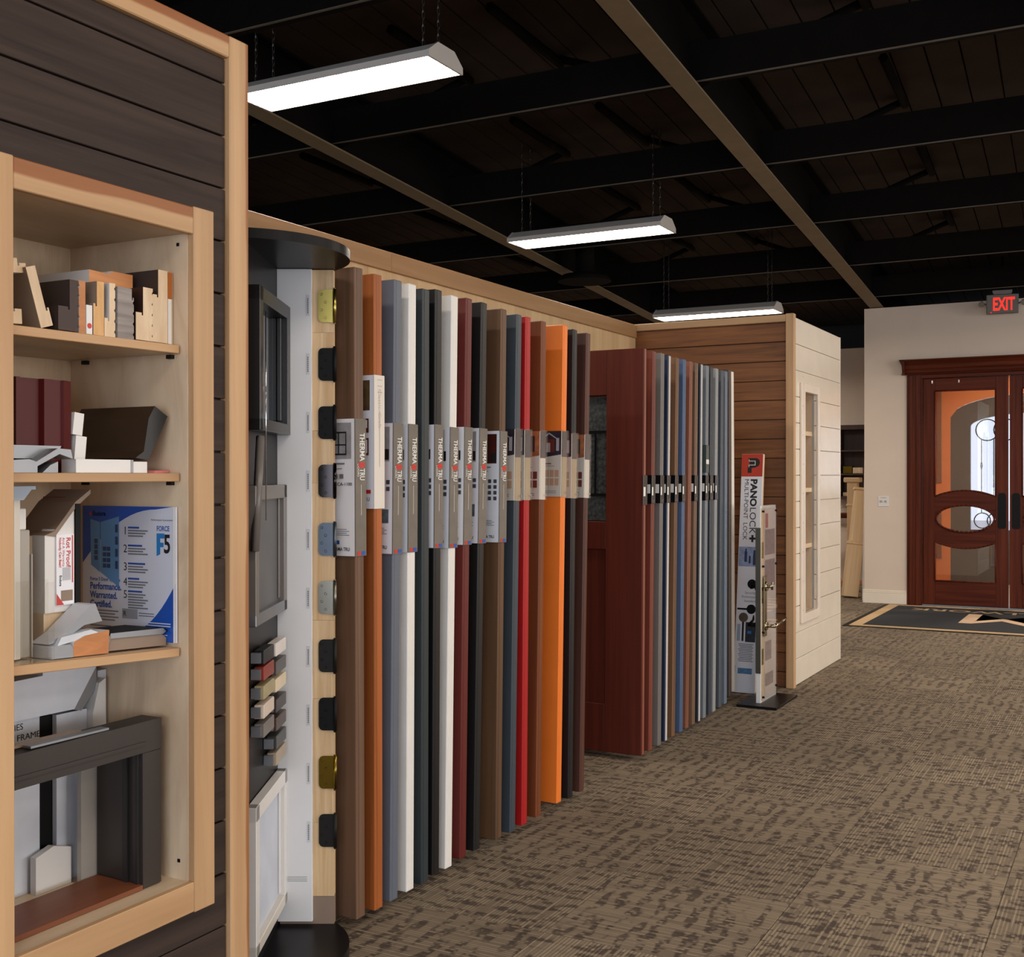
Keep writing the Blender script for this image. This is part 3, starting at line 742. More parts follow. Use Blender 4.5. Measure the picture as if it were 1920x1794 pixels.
text('poster_logo', 'Endura', 0.016, m_lettering, PB, ((0.036, 0, 0.301), (1, 0, 0), (0, 0, 1)), bold=0.0004)
quads('poster_logo_mark', [(0.025, 0.033, 0.302, 0.310)], m_redink, PB, ((0, -0.0009, 0), (1, 0, 0), (0, 0, 1)))
text('poster_logo', 'Performance Guaranteed', 0.0068, m_ink, PB, ((0.236, 0, 0.291), (1, 0, 0), (0, 0, 1)))
text('poster_logo', 'FORCE', 0.017, m_blueink, PB, ((0.254, 0, 0.267), (1, 0, 0), (0, 0, 1)), bold=0.0004, sx=0.8)
flat('letter_f', [(0.254, 0.206), (0.266, 0.211), (0.266, 0.228), (0.277, 0.228), (0.277, 0.239), (0.266, 0.239), (0.266, 0.249), (0.280, 0.249), (0.280, 0.261), (0.254, 0.261)], paint('poster_cyan', (44, 128, 200), rough=0.3), PB)
text('letter_five', '5', 0.062, m_ink, PB, ((0.277, 0, 0.215), (1, 0, 0), (0, 0, 1)), bold=0.0015, sx=0.75)
quads('seal_box', [(0.138, 0.190, 0.050, 0.074)], paint('seal_grey', (150, 154, 162), rough=0.4), PB, pf)
text('seal_letter', 'R', 0.018, m_ink, PB, ((0.142, -0.0006, 0.056), (1, 0, 0), (0, 0, 1)))
quads('poster_small_print', [(0.194, 0.245, 0.058 + 0.006 * r, 0.0605 + 0.006 * r) for r in range(2)], m_print, PB, pf)
text('poster_lettering', 'Authorized', 0.0135, m_redink, PB, ((0.176, -0.0006, 0.026), (1, 0, 0), (0, 0, 1)), sx=0.9)
text('poster_lettering', 'EntrySystems', 0.0135, m_ink, PB, ((0.226, -0.0006, 0.026), (1, 0, 0), (0, 0, 1)), sx=0.9, bold=0.0003)
quads('poster_small_print', [(0.226, 0.30, 0.043, 0.0455), (0.222, 0.30, 0.037, 0.0395), (0.2, 0.29, 0.016, 0.018)], m_pwhite, PB, ((0, -0.0009, 0), (1, 0, 0), (0, 0, 1)))
flat('lower_edge', [(PW - 0.006, 0), (PW, 0), (PW, PH), (PW - 0.006, PH)], m_lettering, PB, 0.0006)

t = thing('window_profile', 'cut white window profiles with orange wood core on third shelf', 'window profile', (-2.05, 1.78, s3z(1.78) + 0.0015), rot=(-0.05, 0, 0))
m_sash = paint('pale_vinyl_sash', (206, 210, 218), rough=0.35)
prism('sash_top', [(-0.075, 0.03), (-0.035, 0.052), (0.035, 0.11), (0.048, 0.112), (0.062, 0.085), (0.070, 0.072), (0.02, 0.066), (-0.04, 0.034)], 'x', -0.066, -0.01, m_sash, t, capmat=m_alu)
prism('glass_stop', [(-0.06, 0.026), (0.03, 0.042), (0.05, 0.036), (0.06, 0.045), (0.03, 0.056), (-0.05, 0.044)], 'x', -0.066, 0.0, m_sash, t, capmat=m_sash)
prism('wood_core', [(-0.02, 0.0), (0.078, 0.0), (0.078, 0.052), (0.01, 0.044), (-0.02, 0.032)], 'x', -0.066, 0.004, m_white, t, capmat=m_redwoodend)
prism('track', [(-0.078, 0.0), (-0.022, 0.0), (-0.022, 0.018), (-0.03, 0.028), (-0.078, 0.026)], 'x', -0.066, 0.006, m_sash, t, capmat=m_alu)
t = thing('threshold_sample', 'black-topped wood threshold offcut in front of the poster board', 'threshold sample', (-2.12, 1.955, s3z(1.95) + 0.004), rot=(-0.05, 0, 0))
prism('tread', [(-0.09, 0.028), (0.075, 0.028), (0.085, 0.034), (0.075, 0.042), (-0.085, 0.040)], 'x', -0.06, 0.066, m_hblack, t, capmat=m_alu)
prism('wood_base', [(-0.088, 0.0), (0.09, 0.0), (0.09, 0.018), (0.075, 0.027), (-0.088, 0.027)], 'x', -0.05, 0.062, m_redwoodend, t, capmat=m_taupe)
prism('nosing', [(-0.105, 0.002), (-0.089, 0.0), (-0.086, 0.036), (-0.098, 0.034)], 'x', -0.06, 0.068, m_chrome, t)

# bottom compartment
BZ = 0.4555
t = thing('window_frame_corner', 'white vinyl window frame corner lettered FRAME behind the dark one', 'window sample', (-2.27, 1.78, BZ))
m_wvinyl = paint('cool_white_vinyl', (214, 219, 230), rough=0.35)
prism('head', [(-0.13, 0.412), (0.15, 0.410), (0.225, 0.515), (0.06, 0.515), (0.06, 0.503), (-0.13, 0.50)], 'x', -0.05, 0.03, m_wvinyl, t, capmat=m_wvinyl)
prism('mitre_end', [(0.152, 0.408), (0.18, 0.40), (0.226, 0.45), (0.226, 0.512)], 'x', -0.05, 0.02, m_alu, t)
box('board', (-0.05, 0.0), (-0.13, 0.075), (0.0, 0.43), m_wvinyl, t)
box('board', (-0.05, 0.01), (0.115, 0.205), (0.0, 0.40), m_wvinyl, t)
box('weatherstrip', (-0.04, -0.004), (0.075, 0.115), (0.09, 0.40), m_hblack, t)
prism('jamb', [(0.206, 0.0), (0.245, 0.0), (0.245, 0.47), (0.225, 0.46), (0.206, 0.39)], 'x', -0.05, 0.03, m_white, t)
box('nailing_fin', (-0.05, 0.0), (0.247, 0.274), (0.0, 0.485), m_wvinyl, t)
prism('sill_block', [(0.04, 0.0), (0.14, 0.0), (0.14, 0.085), (0.09, 0.10), (0.04, 0.085)], 'x', 0.011, 0.03, m_white, t)
text('sample_lettering', 'SERIES', 0.0205, m_ink, t, ((0.0002, 0.030, 0.382), (0, 1, 0), (0, 0, 1)), align='RIGHT')
text('sample_lettering', 'FRAME', 0.0205, m_ink, t, ((0.0002, 0.012, 0.357), (0, 1, 0), (0, 0, 1)), fit=0.062)
t = thing('window_frame_sample', 'dark bronze window frame sample with brown sill in bottom niche', 'window sample', (-2.05, 1.8, BZ))
m_bronze = paint('dark_bronze_frame', (52, 45, 42), rough=0.4)
m_bronze2 = paint('dark_bronze_side', (34, 32, 32), rough=0.5)
prism('head', [(-0.2, 0.315), (0.222, 0.32), (0.222, 0.392), (-0.2, 0.388)], 'x', -0.065, 0.0, m_bronze2, t, capmat=m_bronze)
prism('head_bead', [(-0.2, 0.335), (0.17, 0.338), (0.17, 0.346), (-0.2, 0.343)], 'x', 0.0, 0.005, m_bronze, t)
box('stile', (-0.155, 0.0), (0.165, 0.222), (0.002, 0.3195), m_bronze, t, bevel=0.002)
box('stile_bead', (-0.02, -0.012), (0.158, 0.165), (0.012, 0.318), m_bronze2, t)
box('stile_bead', (-0.06, -0.045), (0.156, 0.165), (0.012, 0.318), m_bronze2, t)
box('inner_jamb', (-0.17, -0.156), (0.12, 0.215), (0.005, 0.33), m_gvinyl, t)
box('stile', (-0.155, 0.0), (-0.222, -0.192), (0.002, 0.32), m_bronze, t, bevel=0.002)
box('sill', (-0.15, 0.0), (-0.19, 0.163), (0.001, 0.012), wood('brown_laminate', (104, 56, 34), (128, 74, 46), axis='y', var=0.03), t)
box('loose_strip', (-0.062, -0.04), (-0.2, 0.02), (0.3905, 0.396), m_taupe, t)
box('aluminium_strip', (-0.034, -0.008), (-0.14, 0.07), (0.3912, 0.396), m_alu, t)

# ------------------------------------------------------------------ rotating tower beside the partition
TW = thing('rotating_display', 'black round-topped display tower with hinge samples beside the partition', 'display stand', (-2.326, 2.775, 0), rot=(0, 0, 0.4985))
DC = (-0.0666, -0.1766)
disc('base_disc', DC, 0.305, 0.0, 0.05, m_blacksatin, TW)
disc('top_disc', DC, 0.31, 2.053, 2.080, m_blacksatin, TW)
box('side_panel', (-0.022, 0.0), (-0.45, 0.0), (0.05, 2.053), m_blacksatin, TW)
box('rear_panel', (-0.022, 0.10), (0.032, 0.05), (0.05, 2.053), m_blacksatin, TW)
wb = box('white_jamb', (0.0, 0.106), (-0.014, 0.0), (0.062, 2.052), m_primer, TW, bevel=0.001)
zj = [0.135, 0.36, 0.74, 0.98, 1.40, 1.56, 1.86, 2.052]        # finger-jointed pine
for a, b in zip(zj[:-1], zj[1:]): box('pine_segment', (0.02, 0.170), (0.001, 0.031), (a, b - 0.0006), m_pine, TW)
box('jamb_foot', (0.004, 0.170), (0.001, 0.031), (0.05, 0.134), m_taupe, TW)
HM = [m_brass, m_hblack, m_hblack, m_bnickel, m_satin, m_pewter, m_orb, m_hblack, m_abrass, m_orb]
HN = ['polished brass hinge', 'matte black hinge', 'matte black hinge', 'black nickel hinge', 'satin chrome hinge', 'satin nickel hinge', 'dark bronze hinge', 'matte black hinge', 'antique brass hinge', 'dark bronze hinge']
def rrect(x0, x1, z0, z1, r, n=5):
    pts = [(x1, z0), (x1, z1)]
    for k in range(n + 1): a = PI / 2 + PI / 2 * k / n; pts.append((x0 + r + r * math.cos(a), z1 - r + r * math.sin(a)))
    for k in range(n + 1): a = PI + PI / 2 * k / n; pts.append((x0 + r + r * math.cos(a), z0 + r + r * math.sin(a)))
    return pts
for k in range(10):
    zc = 1.42 + (893 - (574 + 109.2 * k)) / 2175 * 3.55
    hg = prism('hinge', rrect(0.124, 0.170, zc - 0.05, zc + 0.05, 0.015), 'y', -0.003, 0.0005, HM[k], TW)
    hg['label'] = HN[k]
    tubes('barrel', [((0.1745, -0.005, zc - 0.0515), (0.1745, -0.005, zc + 0.0515), 0.0058), ((0.1745, -0.005, zc + 0.0515), (0.1745, -0.005, zc + 0.055), 0.004), ((0.1745, -0.005, zc - 0.055), (0.1745, -0.005, zc - 0.0515), 0.004)], HM[k], hg, n=14)
    for (sx, sz) in ((0.134, 0.036), (0.146, 0.012), (0.134, -0.012), (0.146, -0.036)):
        tubes('screw', [((sx, -0.003, zc + sz), (sx, -0.0042, zc + sz), 0.0042, 0.003)], HM[k], hg, n=10)
    lb = box('name_strip', (0.090, 0.1), (-0.0152, -0.0142), (zc - 0.032, zc + 0.032), paint('pale_label', (206, 208, 212), rough=0.4), TW)
    quads('fine_print', [(-0.022 + 0.006 * q, -0.0175 + 0.006 * q, -0.002, 0.0016) for q in range(8)], m_print, lb, ((0, -0.0006, 0), (0, 0, -1), (1, 0, 0)))
quads('fine_print', [(0.03, 0.09, -0.86 - 0.006 * q, -0.857 - 0.006 * q) for q in range(3)], paint('faint_print', (180, 182, 186), rough=0.5), wb, ((-0.053, -0.0072, 0), (1, 0, 0), (0, 0, 1)))
# window samples fixed to the side panel (they face +x in the tower's own axes)
def win_sample(name, y0, y1, z0, z1, depth, fm, gm, rail=0.035, label=None, sill=None):
    o = box(name, (0.001, 0.012), (y0 + 0.01, y1 - 0.01), (z0 + 0.01, z1 - 0.01), gm, TW)
    if label: o['label'] = label
    cx, cy, cz = o.location
    def b(n, x, y, z, m, bv=0.002): box(n, (x[0] - cx, x[1] - cx), (y[0] - cy, y[1] - cy), (z[0] - cz, z[1] - cz), m, o, bevel=bv)
    b('frame_stile', (0.001, depth), (y1 - rail, y1), (z0, z1), fm)
    b('frame_stile', (0.001, depth), (y0, y0 + rail), (z0, z1), fm)
    b('frame_rail', (0.001, depth), (y0, y1), (z1 - rail, z1), fm)
    b('frame_rail', (0.001, depth), (y0, y1), (z0, z0 + rail * 0.8), sill or fm)
    b('inner_stop', (0.012, depth * 0.6), (y1 - rail - 0.02, y1 - rail), (z0 + rail, z1 - rail), fm)
    return o
m_dglass = paint('dark_pane', (16, 17, 20), rough=0.08)
m_gframe = paint('taupe_grey_frame', (112, 106, 102), rough=0.3)
m_gpanel = paint('mid_grey_panel', (92, 92, 94), rough=0.4)
win_sample('window_sample', -0.44, -0.018, 1.545, 1.935, 0.042, paint('charcoal_frame', (34, 32, 31), rough=0.3), m_dglass, 0.04, 'charcoal window sample with dark pane')
win_sample('window_sample', -0.44, -0.012, 1.015, 1.395, 0.03, m_gframe, m_gpanel, 0.04, 'taupe grey window sample', sill=m_alu)
win_sample('window_sample', -0.44, -0.008, 0.125, 0.53, 0.03, m_white, paint('window_pale_pane', (196, 204, 220), rough=0.25), 0.04, 'white window sample', sill=m_vinyl)
tubes('sash_bar', [((0.022, -0.372, 1.59), (0.022, -0.345, 1.668), 0.009)], m_white, TW, n=4)
tubes('sash_bar', [((0.03, -0.455, 1.22), (0.03, -0.385, 1.53), 0.012)], m_gframe, TW, n=4)
tubes('pull_cord', [((0.045, -0.385, 1.30), (0.045, -0.385, 1.87), 0.0016)], m_chrome, TW, n=6)
CH = [(('chalk', (226, 218, 212)), 1, 1212), (('graphite', (74, 68, 66)), 1, 1246), (('cream', (222, 204, 172)), 1, 1278), (('umber', (54, 46, 44)), 1, 1316), (('russet', (70, 50, 42)), 1, 1350), (('pine_green_black', (56, 58, 56)), 1, 1383), (('sand', (166, 150, 130)), 1, 1413),
      (('jet', (24, 24, 26)), 0, 1226), (('brick_red', (140, 46, 34)), 0, 1256), (('khaki', (168, 156, 118)), 0, 1291), (('almond', (220, 204, 188)), 0, 1326), (('mid_grey', (120, 114, 110)), 0, 1361)]
for (nm, rgb), col, v in CH:
    y0, y1 = (-0.205, -0.06) if col else (-0.37, -0.235)
    yc = (y0 + y1) / 2; z = 1.42 + (893 - v) / 2175 * (3.55 + yc)
    mm = paint('chip_' + nm, rgb, rough=0.35)
    ch = box('colour_chip', (0.008, 0.036), (y0, y1), (z - 0.019, z + 0.019), mm, TW, bevel=0.002)
    box('clip', (-0.020, 0.006), (-(y1 - y0) / 2 - 0.012, -(y1 - y0) / 2 + 0.004), (-0.014, 0.014), m_alu, ch)

# ------------------------------------------------------------------ wall behind the sample doors
wp = struct('wall_partition', label='maple veneer partition behind the row of sample doors')
for k in range(5):
    y0 = 2.27 + k * 1.09; y1 = min(y0 + 1.09, 7.715)
    box('veneer_panel', (-3.21, -3.192), (y0 + 0.001, y1 - 0.001), (0, 2.42), m_ply_wall, wp)
for (y0, y1) in ((2.27, 4.62), (4.62, 7.69)):
    box('cap_rail', (-3.215, -3.172), (y0 + 0.0008, y1 - 0.0008), (2.404, 2.495), m_rail, wp, bevel=0.002)
box('partition_core', (-3.30, -3.216), (2.27, 7.715), (0, 2.49), m_black, wp)
box('hanger_rail', (-3.19, -3.16), (2.9, 7.3), (0.25, 0.32), m_hblack, wp)
box('hanger_rail', (-3.19, -3.16), (2.9, 7.3), (1.85, 1.92), m_hblack, wp)

# ------------------------------------------------------------------ sample doors
DW, DT, DH = 0.915, 0.0445, 2.03
text_frame_down = lambda x, y, z: ((x, y, z), (0, 0, -1), (0, 1, 0))
m_photo = [paint('photo_grey_room', (150, 150, 156), rough=0.3, var=0.25, scale=30), paint('photo_dusk', (52, 48, 60), rough=0.3, var=0.3, scale=40), paint('photo_warm_house', (176, 110, 74), rough=0.3, var=0.3, scale=30)]
m_swatch = [paint('swatch_tan', (196, 158, 128), rough=0.4), paint('swatch_brown', (120, 62, 48), rough=0.4), paint('swatch_olive', (178, 158, 112), rough=0.4)]
m_tanspine = paint('tan_sleeve_plastic', (176, 156, 128), rough=0.15, var=0.06)
m_pale = paint('ivory_card', (226, 218, 208), rough=0.3, var=0.01)

def placard_tall(root, zb, zt, style):
    """white info card on the door face with a glossy grey spine wrapped round the edge"""
    c = box('info_card', (-0.19, 0.0015), (-0.006, -0.001), (zb, zt), m_card, root)
    cx, cy, cz = c.location; h = (zt - zb)
    F = ((-cx, -0.003, -cz), (1, 0, 0), (0, 0, 1))
    ph = quads('card_photo', [(-0.105, -0.010, zt - 0.125, zt - 0.012)] if style != 2 else [(-0.12, -0.02, zt - 0.11, zt - 0.008)], m_photo[0] if style != 3 else paint('photo_red_door', (72, 30, 26), rough=0.3, var=0.2), c, F)
    F2 = ((-cx, -0.0036, -cz), (1, 0, 0), (0, 0, 1))
    if style == 0:   # pair of doors with crossed lower panels
        q = [(-0.088, -0.028, zt - 0.045, zt - 0.040), (-0.088, -0.084, zt - 0.11, zt - 0.045), (-0.032, -0.028, zt - 0.11, zt - 0.045), (-0.060, -0.056, zt - 0.11, zt - 0.045), (-0.088, -0.028, zt - 0.083, zt - 0.079), (-0.088, -0.028, zt - 0.113, zt - 0.108)]
        quads('photo_doors', q, m_ink, c, F2)
        text('card_lettering', 'CCA-1100', 0.014, m_ink, c, ((-0.075 - cx, -0.0032, zt - 0.208 - cz), (1, 0, 0), (0, 0, 1)), bold=0.0002, sx=1.1)
        quads('card_icons', [(-0.085, -0.062, zt - 0.186, zt - 0.172), (-0.055, -0.04, zt - 0.186, zt - 0.172)], m_print, c, F2)
    else:
        quads('photo_doors', [(-0.06, -0.046, zt - 0.115, zt - 0.03), (-0.035, -0.012, zt - 0.12, zt - 0.085)], m_ink, c, F2)
        ic = [(-0.07 + 0.024 * i, -0.056 + 0.024 * i, zt - 0.200 - 0.022 * j, zt - 0.186 - 0.022 * j) for i in range(3) for j in range(1 + style)]
        quads('card_icons', ic, paint('icon_dark', (72, 74, 82), rough=0.5), c, F2)
        if style == 1: quads('card_picture', [(-0.10, -0.012, zb + 0.10, zb + 0.145)], paint('card_teal', (88, 104, 112), rough=0.4, var=0.3, scale=50), c, F2)
    quads('fine_print', [(-0.10, -0.035, zt - 0.142, zt - 0.137), (-0.10, -0.045, zt - 0.156, zt - 0.154)] + [(-0.10, -0.018 - 0.01 * (r % 2), zb + 0.064 + 0.006 * r, zb + 0.0660 + 0.006 * r) for r in range(4)], m_print, c, F2)
    quads('badge', [(-0.066, -0.056, zb + 0.036, zb + 0.048)], m_blueink, c, F2)
    text('card_logo', 'THERMA TRU', 0.0155, m_ink, c, ((-0.094 - cx, -0.0032, zb + 0.016 - cz), (1, 0, 0), (0, 0, 1)), bold=0.0003, sx=0.82)
    sp = box('sleeve_spine', (0.0012, 0.0055), (-0.0065, DT + 0.0065), (zb - 0.001, zt + 0.001), m_spine, root, bevel=0.0012)
    sx_, sy_, sz_ = sp.location
    xx = 0.0024
    text('spine_lettering', 'THERMA', 0.036, m_lettering, sp, text_frame_down(xx, -0.006, zt - 0.044 - sz_), bold=0.0005, fit=0.088)
    mk('red_mark', [(xx + 0.0006, -0.012, zt - 0.135 - sz_), (xx + 0.0006, 0.014, zt - 0.135 - sz_), (xx + 0.0006, 0.022, zt - 0.142 - sz_), (xx + 0.0006, 0.014, zt - 0.152 - sz_), (xx + 0.0006, -0.012, zt - 0.152 - sz_)], [(0, 1, 2, 3, 4)], m_redink, sp)
    text('spine_lettering', 'TRU', 0.036, m_lettering, sp, text_frame_down(xx, -0.006, zt - 0.155 - sz_), bold=0.0005, fit=0.036)
    text('spine_lettering', 'DOORS', 0.013, m_lettering, sp, text_frame_down(xx, -0.019, zt - 0.140 - sz_), sx=0.9)
    quads('spine_print', [(0.205, 0.30, 0.004, 0.006)], m_pale, sp, ((xx - 0.0002, -0.004, zt - sz_), (0, 0, -1), (0, 1, 0)))
    quads('spine_mark', [(0.0, 0.012, -0.020, -0.002)], m_redink, sp, ((xx, 0, zb + 0.014 - sz_), (0, 0, -1), (0, 1, 0)))
    quads('spine_mark', [(0.0, 0.012, 0.002, 0.022)], m_blueink, sp, ((xx, 0, zb + 0.014 - sz_), (0, 0, -1), (0, 1, 0)))

def placard_ivory(root, zb, zt):
    c = box('info_card', (-0.19, 0.0015), (-0.006, -0.001), (zb, zt), m_card, root)
    cx, cy, cz = c.location
    F = ((-cx, -0.003, -cz), (1, 0, 0), (0, 0, 1)); F2 = ((-cx, -0.0036, -cz), (1, 0, 0), (0, 0, 1))
    quads('card_photo', [(-0.09, -0.012, zt - 0.112, zt - 0.016)], paint('photo_hall', (92, 72, 50), rough=0.3, var=0.5, scale=30), c, F)
    quads('photo_doors', [(-0.042, -0.016, zt - 0.183, zt - 0.138), (-0.042, -0.016, zt - 0.255, zt - 0.20), (-0.09, -0.06, zt - 0.183, zt - 0.138), (-0.09, -0.06, zt - 0.255, zt - 0.20)], paint('photo_mahogany', (96, 44, 32), rough=0.3), c, F2)
    quads('photo_panes', [(-0.037, -0.021, zt - 0.168, zt - 0.143), (-0.037, -0.021, zt - 0.248, zt - 0.206)], m_card, c, ((-cx, -0.0042, -cz), (1, 0, 0), (0, 0, 1)))
    quads('fine_print', [(-0.10, -0.04, zt - 0.275 - 0.018 * r, zt - 0.272 - 0.018 * r) for r in range(5)], m_print, c, F2)
    quads('red_bar', [(-0.10, -0.008, zb + 0.048, zb + 0.060)], m_redink, c, F2)
    quads('logo_mark', [(-0.052, -0.044, zb + 0.024, zb + 0.038)], m_redink, c, F2)
    text('card_logo', 'TRU', 0.016, m_ink, c, ((-0.042 - cx, -0.0032, zb + 0.025 - cz), (1, 0, 0), (0, 0, 1)))
    sp = box('sleeve_spine', (0.0012, 0.0055), (-0.0065, DT + 0.0065), (zb - 0.001, zt + 0.001), m_pale, root, bevel=0.0012)
    text('spine_lettering', 'Classic-Craft', 0.02, paint('faint_tan_print', (196, 180, 168), rough=0.4), sp, text_frame_down(0.0024, -0.006, 0.17), sx=1.2)
    quads('spine_print', [(-0.10 + 0.02 * r, -0.097 + 0.02 * r, -0.012, 0.014) for r in range(3)] + [(0.0, 0.18, -0.002, 0.002)], MATS['faint_tan_print'], sp, ((0.0022, 0, 0.1), (0, 0, -1), (0, 1, 0)))

def placard_short(root, zb, zt, ph, sw, clear=True):
    c = box('info_card', (-0.19, 0.0015), (-0.006, -0.001), (zb, zt), m_pale, root)
    cx, cy, cz = c.location
    F = ((-cx, -0.003, -cz), (1, 0, 0), (0, 0, 1)); F2 = ((-cx, -0.0036, -cz), (1, 0, 0), (0, 0, 1)); F3 = ((-cx, -0.0042, -cz), (1, 0, 0), (0, 0, 1))
    mk('card_photo', [(-0.19 - cx, -0.0035, zt - 0.128 - cz), (0.0014 - cx, -0.0035, zt - 0.100 - cz), (0.0014 - cx, -0.0035, zt - cz), (-0.19 - cx, -0.0035, zt - cz)], [(0, 1, 2, 3)], m_photo[ph], c)
    if ph == 1:
        quads('photo_house', [(-0.085, -0.03, zt - 0.09, zt - 0.035)], paint('photo_brick', (110, 48, 40), rough=0.4), c, F2)
        quads('photo_door', [(-0.068, -0.05, zt - 0.09, zt - 0.05), (-0.022, -0.008, zt - 0.085, zt - 0.03), (-0.105, -0.092, zt - 0.085, zt - 0.03)], paint('photo_white_siding', (176, 170, 176), rough=0.4), c, F3)
        mk('photo_gable', [(-0.10 - cx, -0.0045, zt - 0.035 - cz), (-0.056 - cx, -0.0045, zt - 0.006 - cz), (-0.012 - cx, -0.0045, zt - 0.035 - cz), (-0.02 - cx, -0.0045, zt - 0.035 - cz), (-0.056 - cx, -0.0045, zt - 0.013 - cz), (-0.092 - cx, -0.0045, zt - 0.035 - cz)], [(0, 1, 4, 5), (1, 2, 3, 4)], MATS['photo_white_siding'], c)
    else:
        quads('photo_door', [(-0.04, -0.02, zt - 0.085, zt - 0.02)], paint('photo_dark_window', (70, 56, 52), rough=0.4), c, F2)
    quads('card_heading', [(-0.10, -0.045, zt - 0.142, zt - 0.136), (-0.10, -0.03, zt - 0.150, zt - 0.148)], m_print, c, F2)
    q = [(-0.098 + 0.0235 * i, -0.098 + 0.0235 * i + 0.019, zt - 0.196 - 0.036 * j, zt - 0.166 - 0.036 * j) for i in range(4) for j in range(2)]
    quads('card_swatches', q, m_swatch[sw], c, F2)
    quads('fine_print', [(-0.10, -0.02, zb + 0.016 + 0.007 * r, zb + 0.018 + 0.007 * r) for r in range(2)], m_print, c, F2)
    box('acrylic_front', (-0.19, 0.006), (-0.0098, -0.0068), (zb - 0.002, zt + 0.004), m_acryl, root)
    sp = box('acrylic_spine', (0.0062, 0.0092), (-0.0098, DT + 0.006), (zb - 0.002, zt + 0.004), m_acryl, root)
    box('spine_card', (0.0012, 0.0035), (-0.001, DT), (zb, zt - 0.11), m_tanspine if ph != 2 else m_pale, root)
    box('spine_picture', (0.0012, 0.0035), (-0.001, DT), (zt - 0.1095, zt), m_photo[1], root)
    tubes('standoff', [((0.0092, 0.036, zb + 0.018), (0.0125, 0.036, zb + 0.018), 0.0045)], m_chrome, root, n=10)

def placard_black(root, zb, zt, blue=False):
    c = box('info_card', (-0.12, 0.0015), (-0.005, -0.001), (zb, zt), paint('black_gloss_card', (20, 20, 24), rough=0.12), root)
    cx, cy, cz = c.location
    quads('white_sticker', [(-0.034, -0.004, zb + 0.052, zb + 0.098)], m_lettering, c, ((-cx, -0.0025, -cz), (1, 0, 0), (0, 0, 1)))
    s = box('sleeve_spine', (0.0012, 0.004), (-0.005, DT), (zb, zt), paint('blue_black_card', (50, 58, 78), rough=0.12, var=0.3, scale=40) if blue else MATS['black_gloss_card'], root, bevel=0.0008)
    quads('white_sticker', [(0.0, 0.018, -0.03, 0.012)], m_lettering, s, ((0.0016, -0.024, 0), (0, 1, 0), (0, 0, 1)))
    text('card_lettering', 'NT', 0.02, paint('silver_print', (130, 130, 136), rough=0.3), s, ((0.0016, -0.016, -(zt - zb) / 2 + 0.006), (0, 1, 0), (0, 0, 1)))

def door_mat(k, rgb, kind):
    if kind == 'w': return wood('door_stain_%d' % k, tuple(int(v * 0.8) for v in rgb), tuple(min(255, int(v * 1.12)) for v in rgb), axis='z', across=30, along=0.7, distort=0.3, var=0.03, rough=0.4)
    return paint('door_paint_%d' % k, rgb, rough=0.38, var=0.03)

def sample_door(label, x, yb, yt, zb, mat, group, edge=None, card=None, width=DW, panel=True):
    tilt = -math.atan2(yt - yb, DH)
    r = thing('door_sample', label, 'door', (x, yb, zb), rot=(tilt, 0, 0), group=group)
    box('slab', (-width, 0), (0, DT), (0, DH), mat, r, bevel=0.0025)
    # lock edge: a slightly narrower strip let into the edge, and the top hanger
    box('edge_strip', (-0.002, 0.0012), (0.011, DT - 0.009), (0.004, DH - 0.004), edge or mat, r, bevel=0.0006)
    if panel:   # raised moulding frames of the two panels on the face
        for (z0, z1) in ((0.25, 0.95), (1.10, 1.85)):
            for (a, b, c, d) in ((-0.76, -0.16, z0, z0 + 0.02), (-0.76, -0.16, z1 - 0.02, z1), (-0.76, -0.74, z0, z1), (-0.18, -0.16, z0, z1)):
                box('moulding', (a, b), (-0.006, 0.0), (c, d), mat, r, bevel=0.002)
    box('hinge_arm', (-3.158 - x, -width + 0.01), (0.014, 0.03), (0.25, 0.29), m_hblack, r)
    box('hinge_arm', (-3.158 - x, -width + 0.01), (0.014, 0.03), (1.86, 1.90), m_hblack, r)
    if card: card(r)
    return r

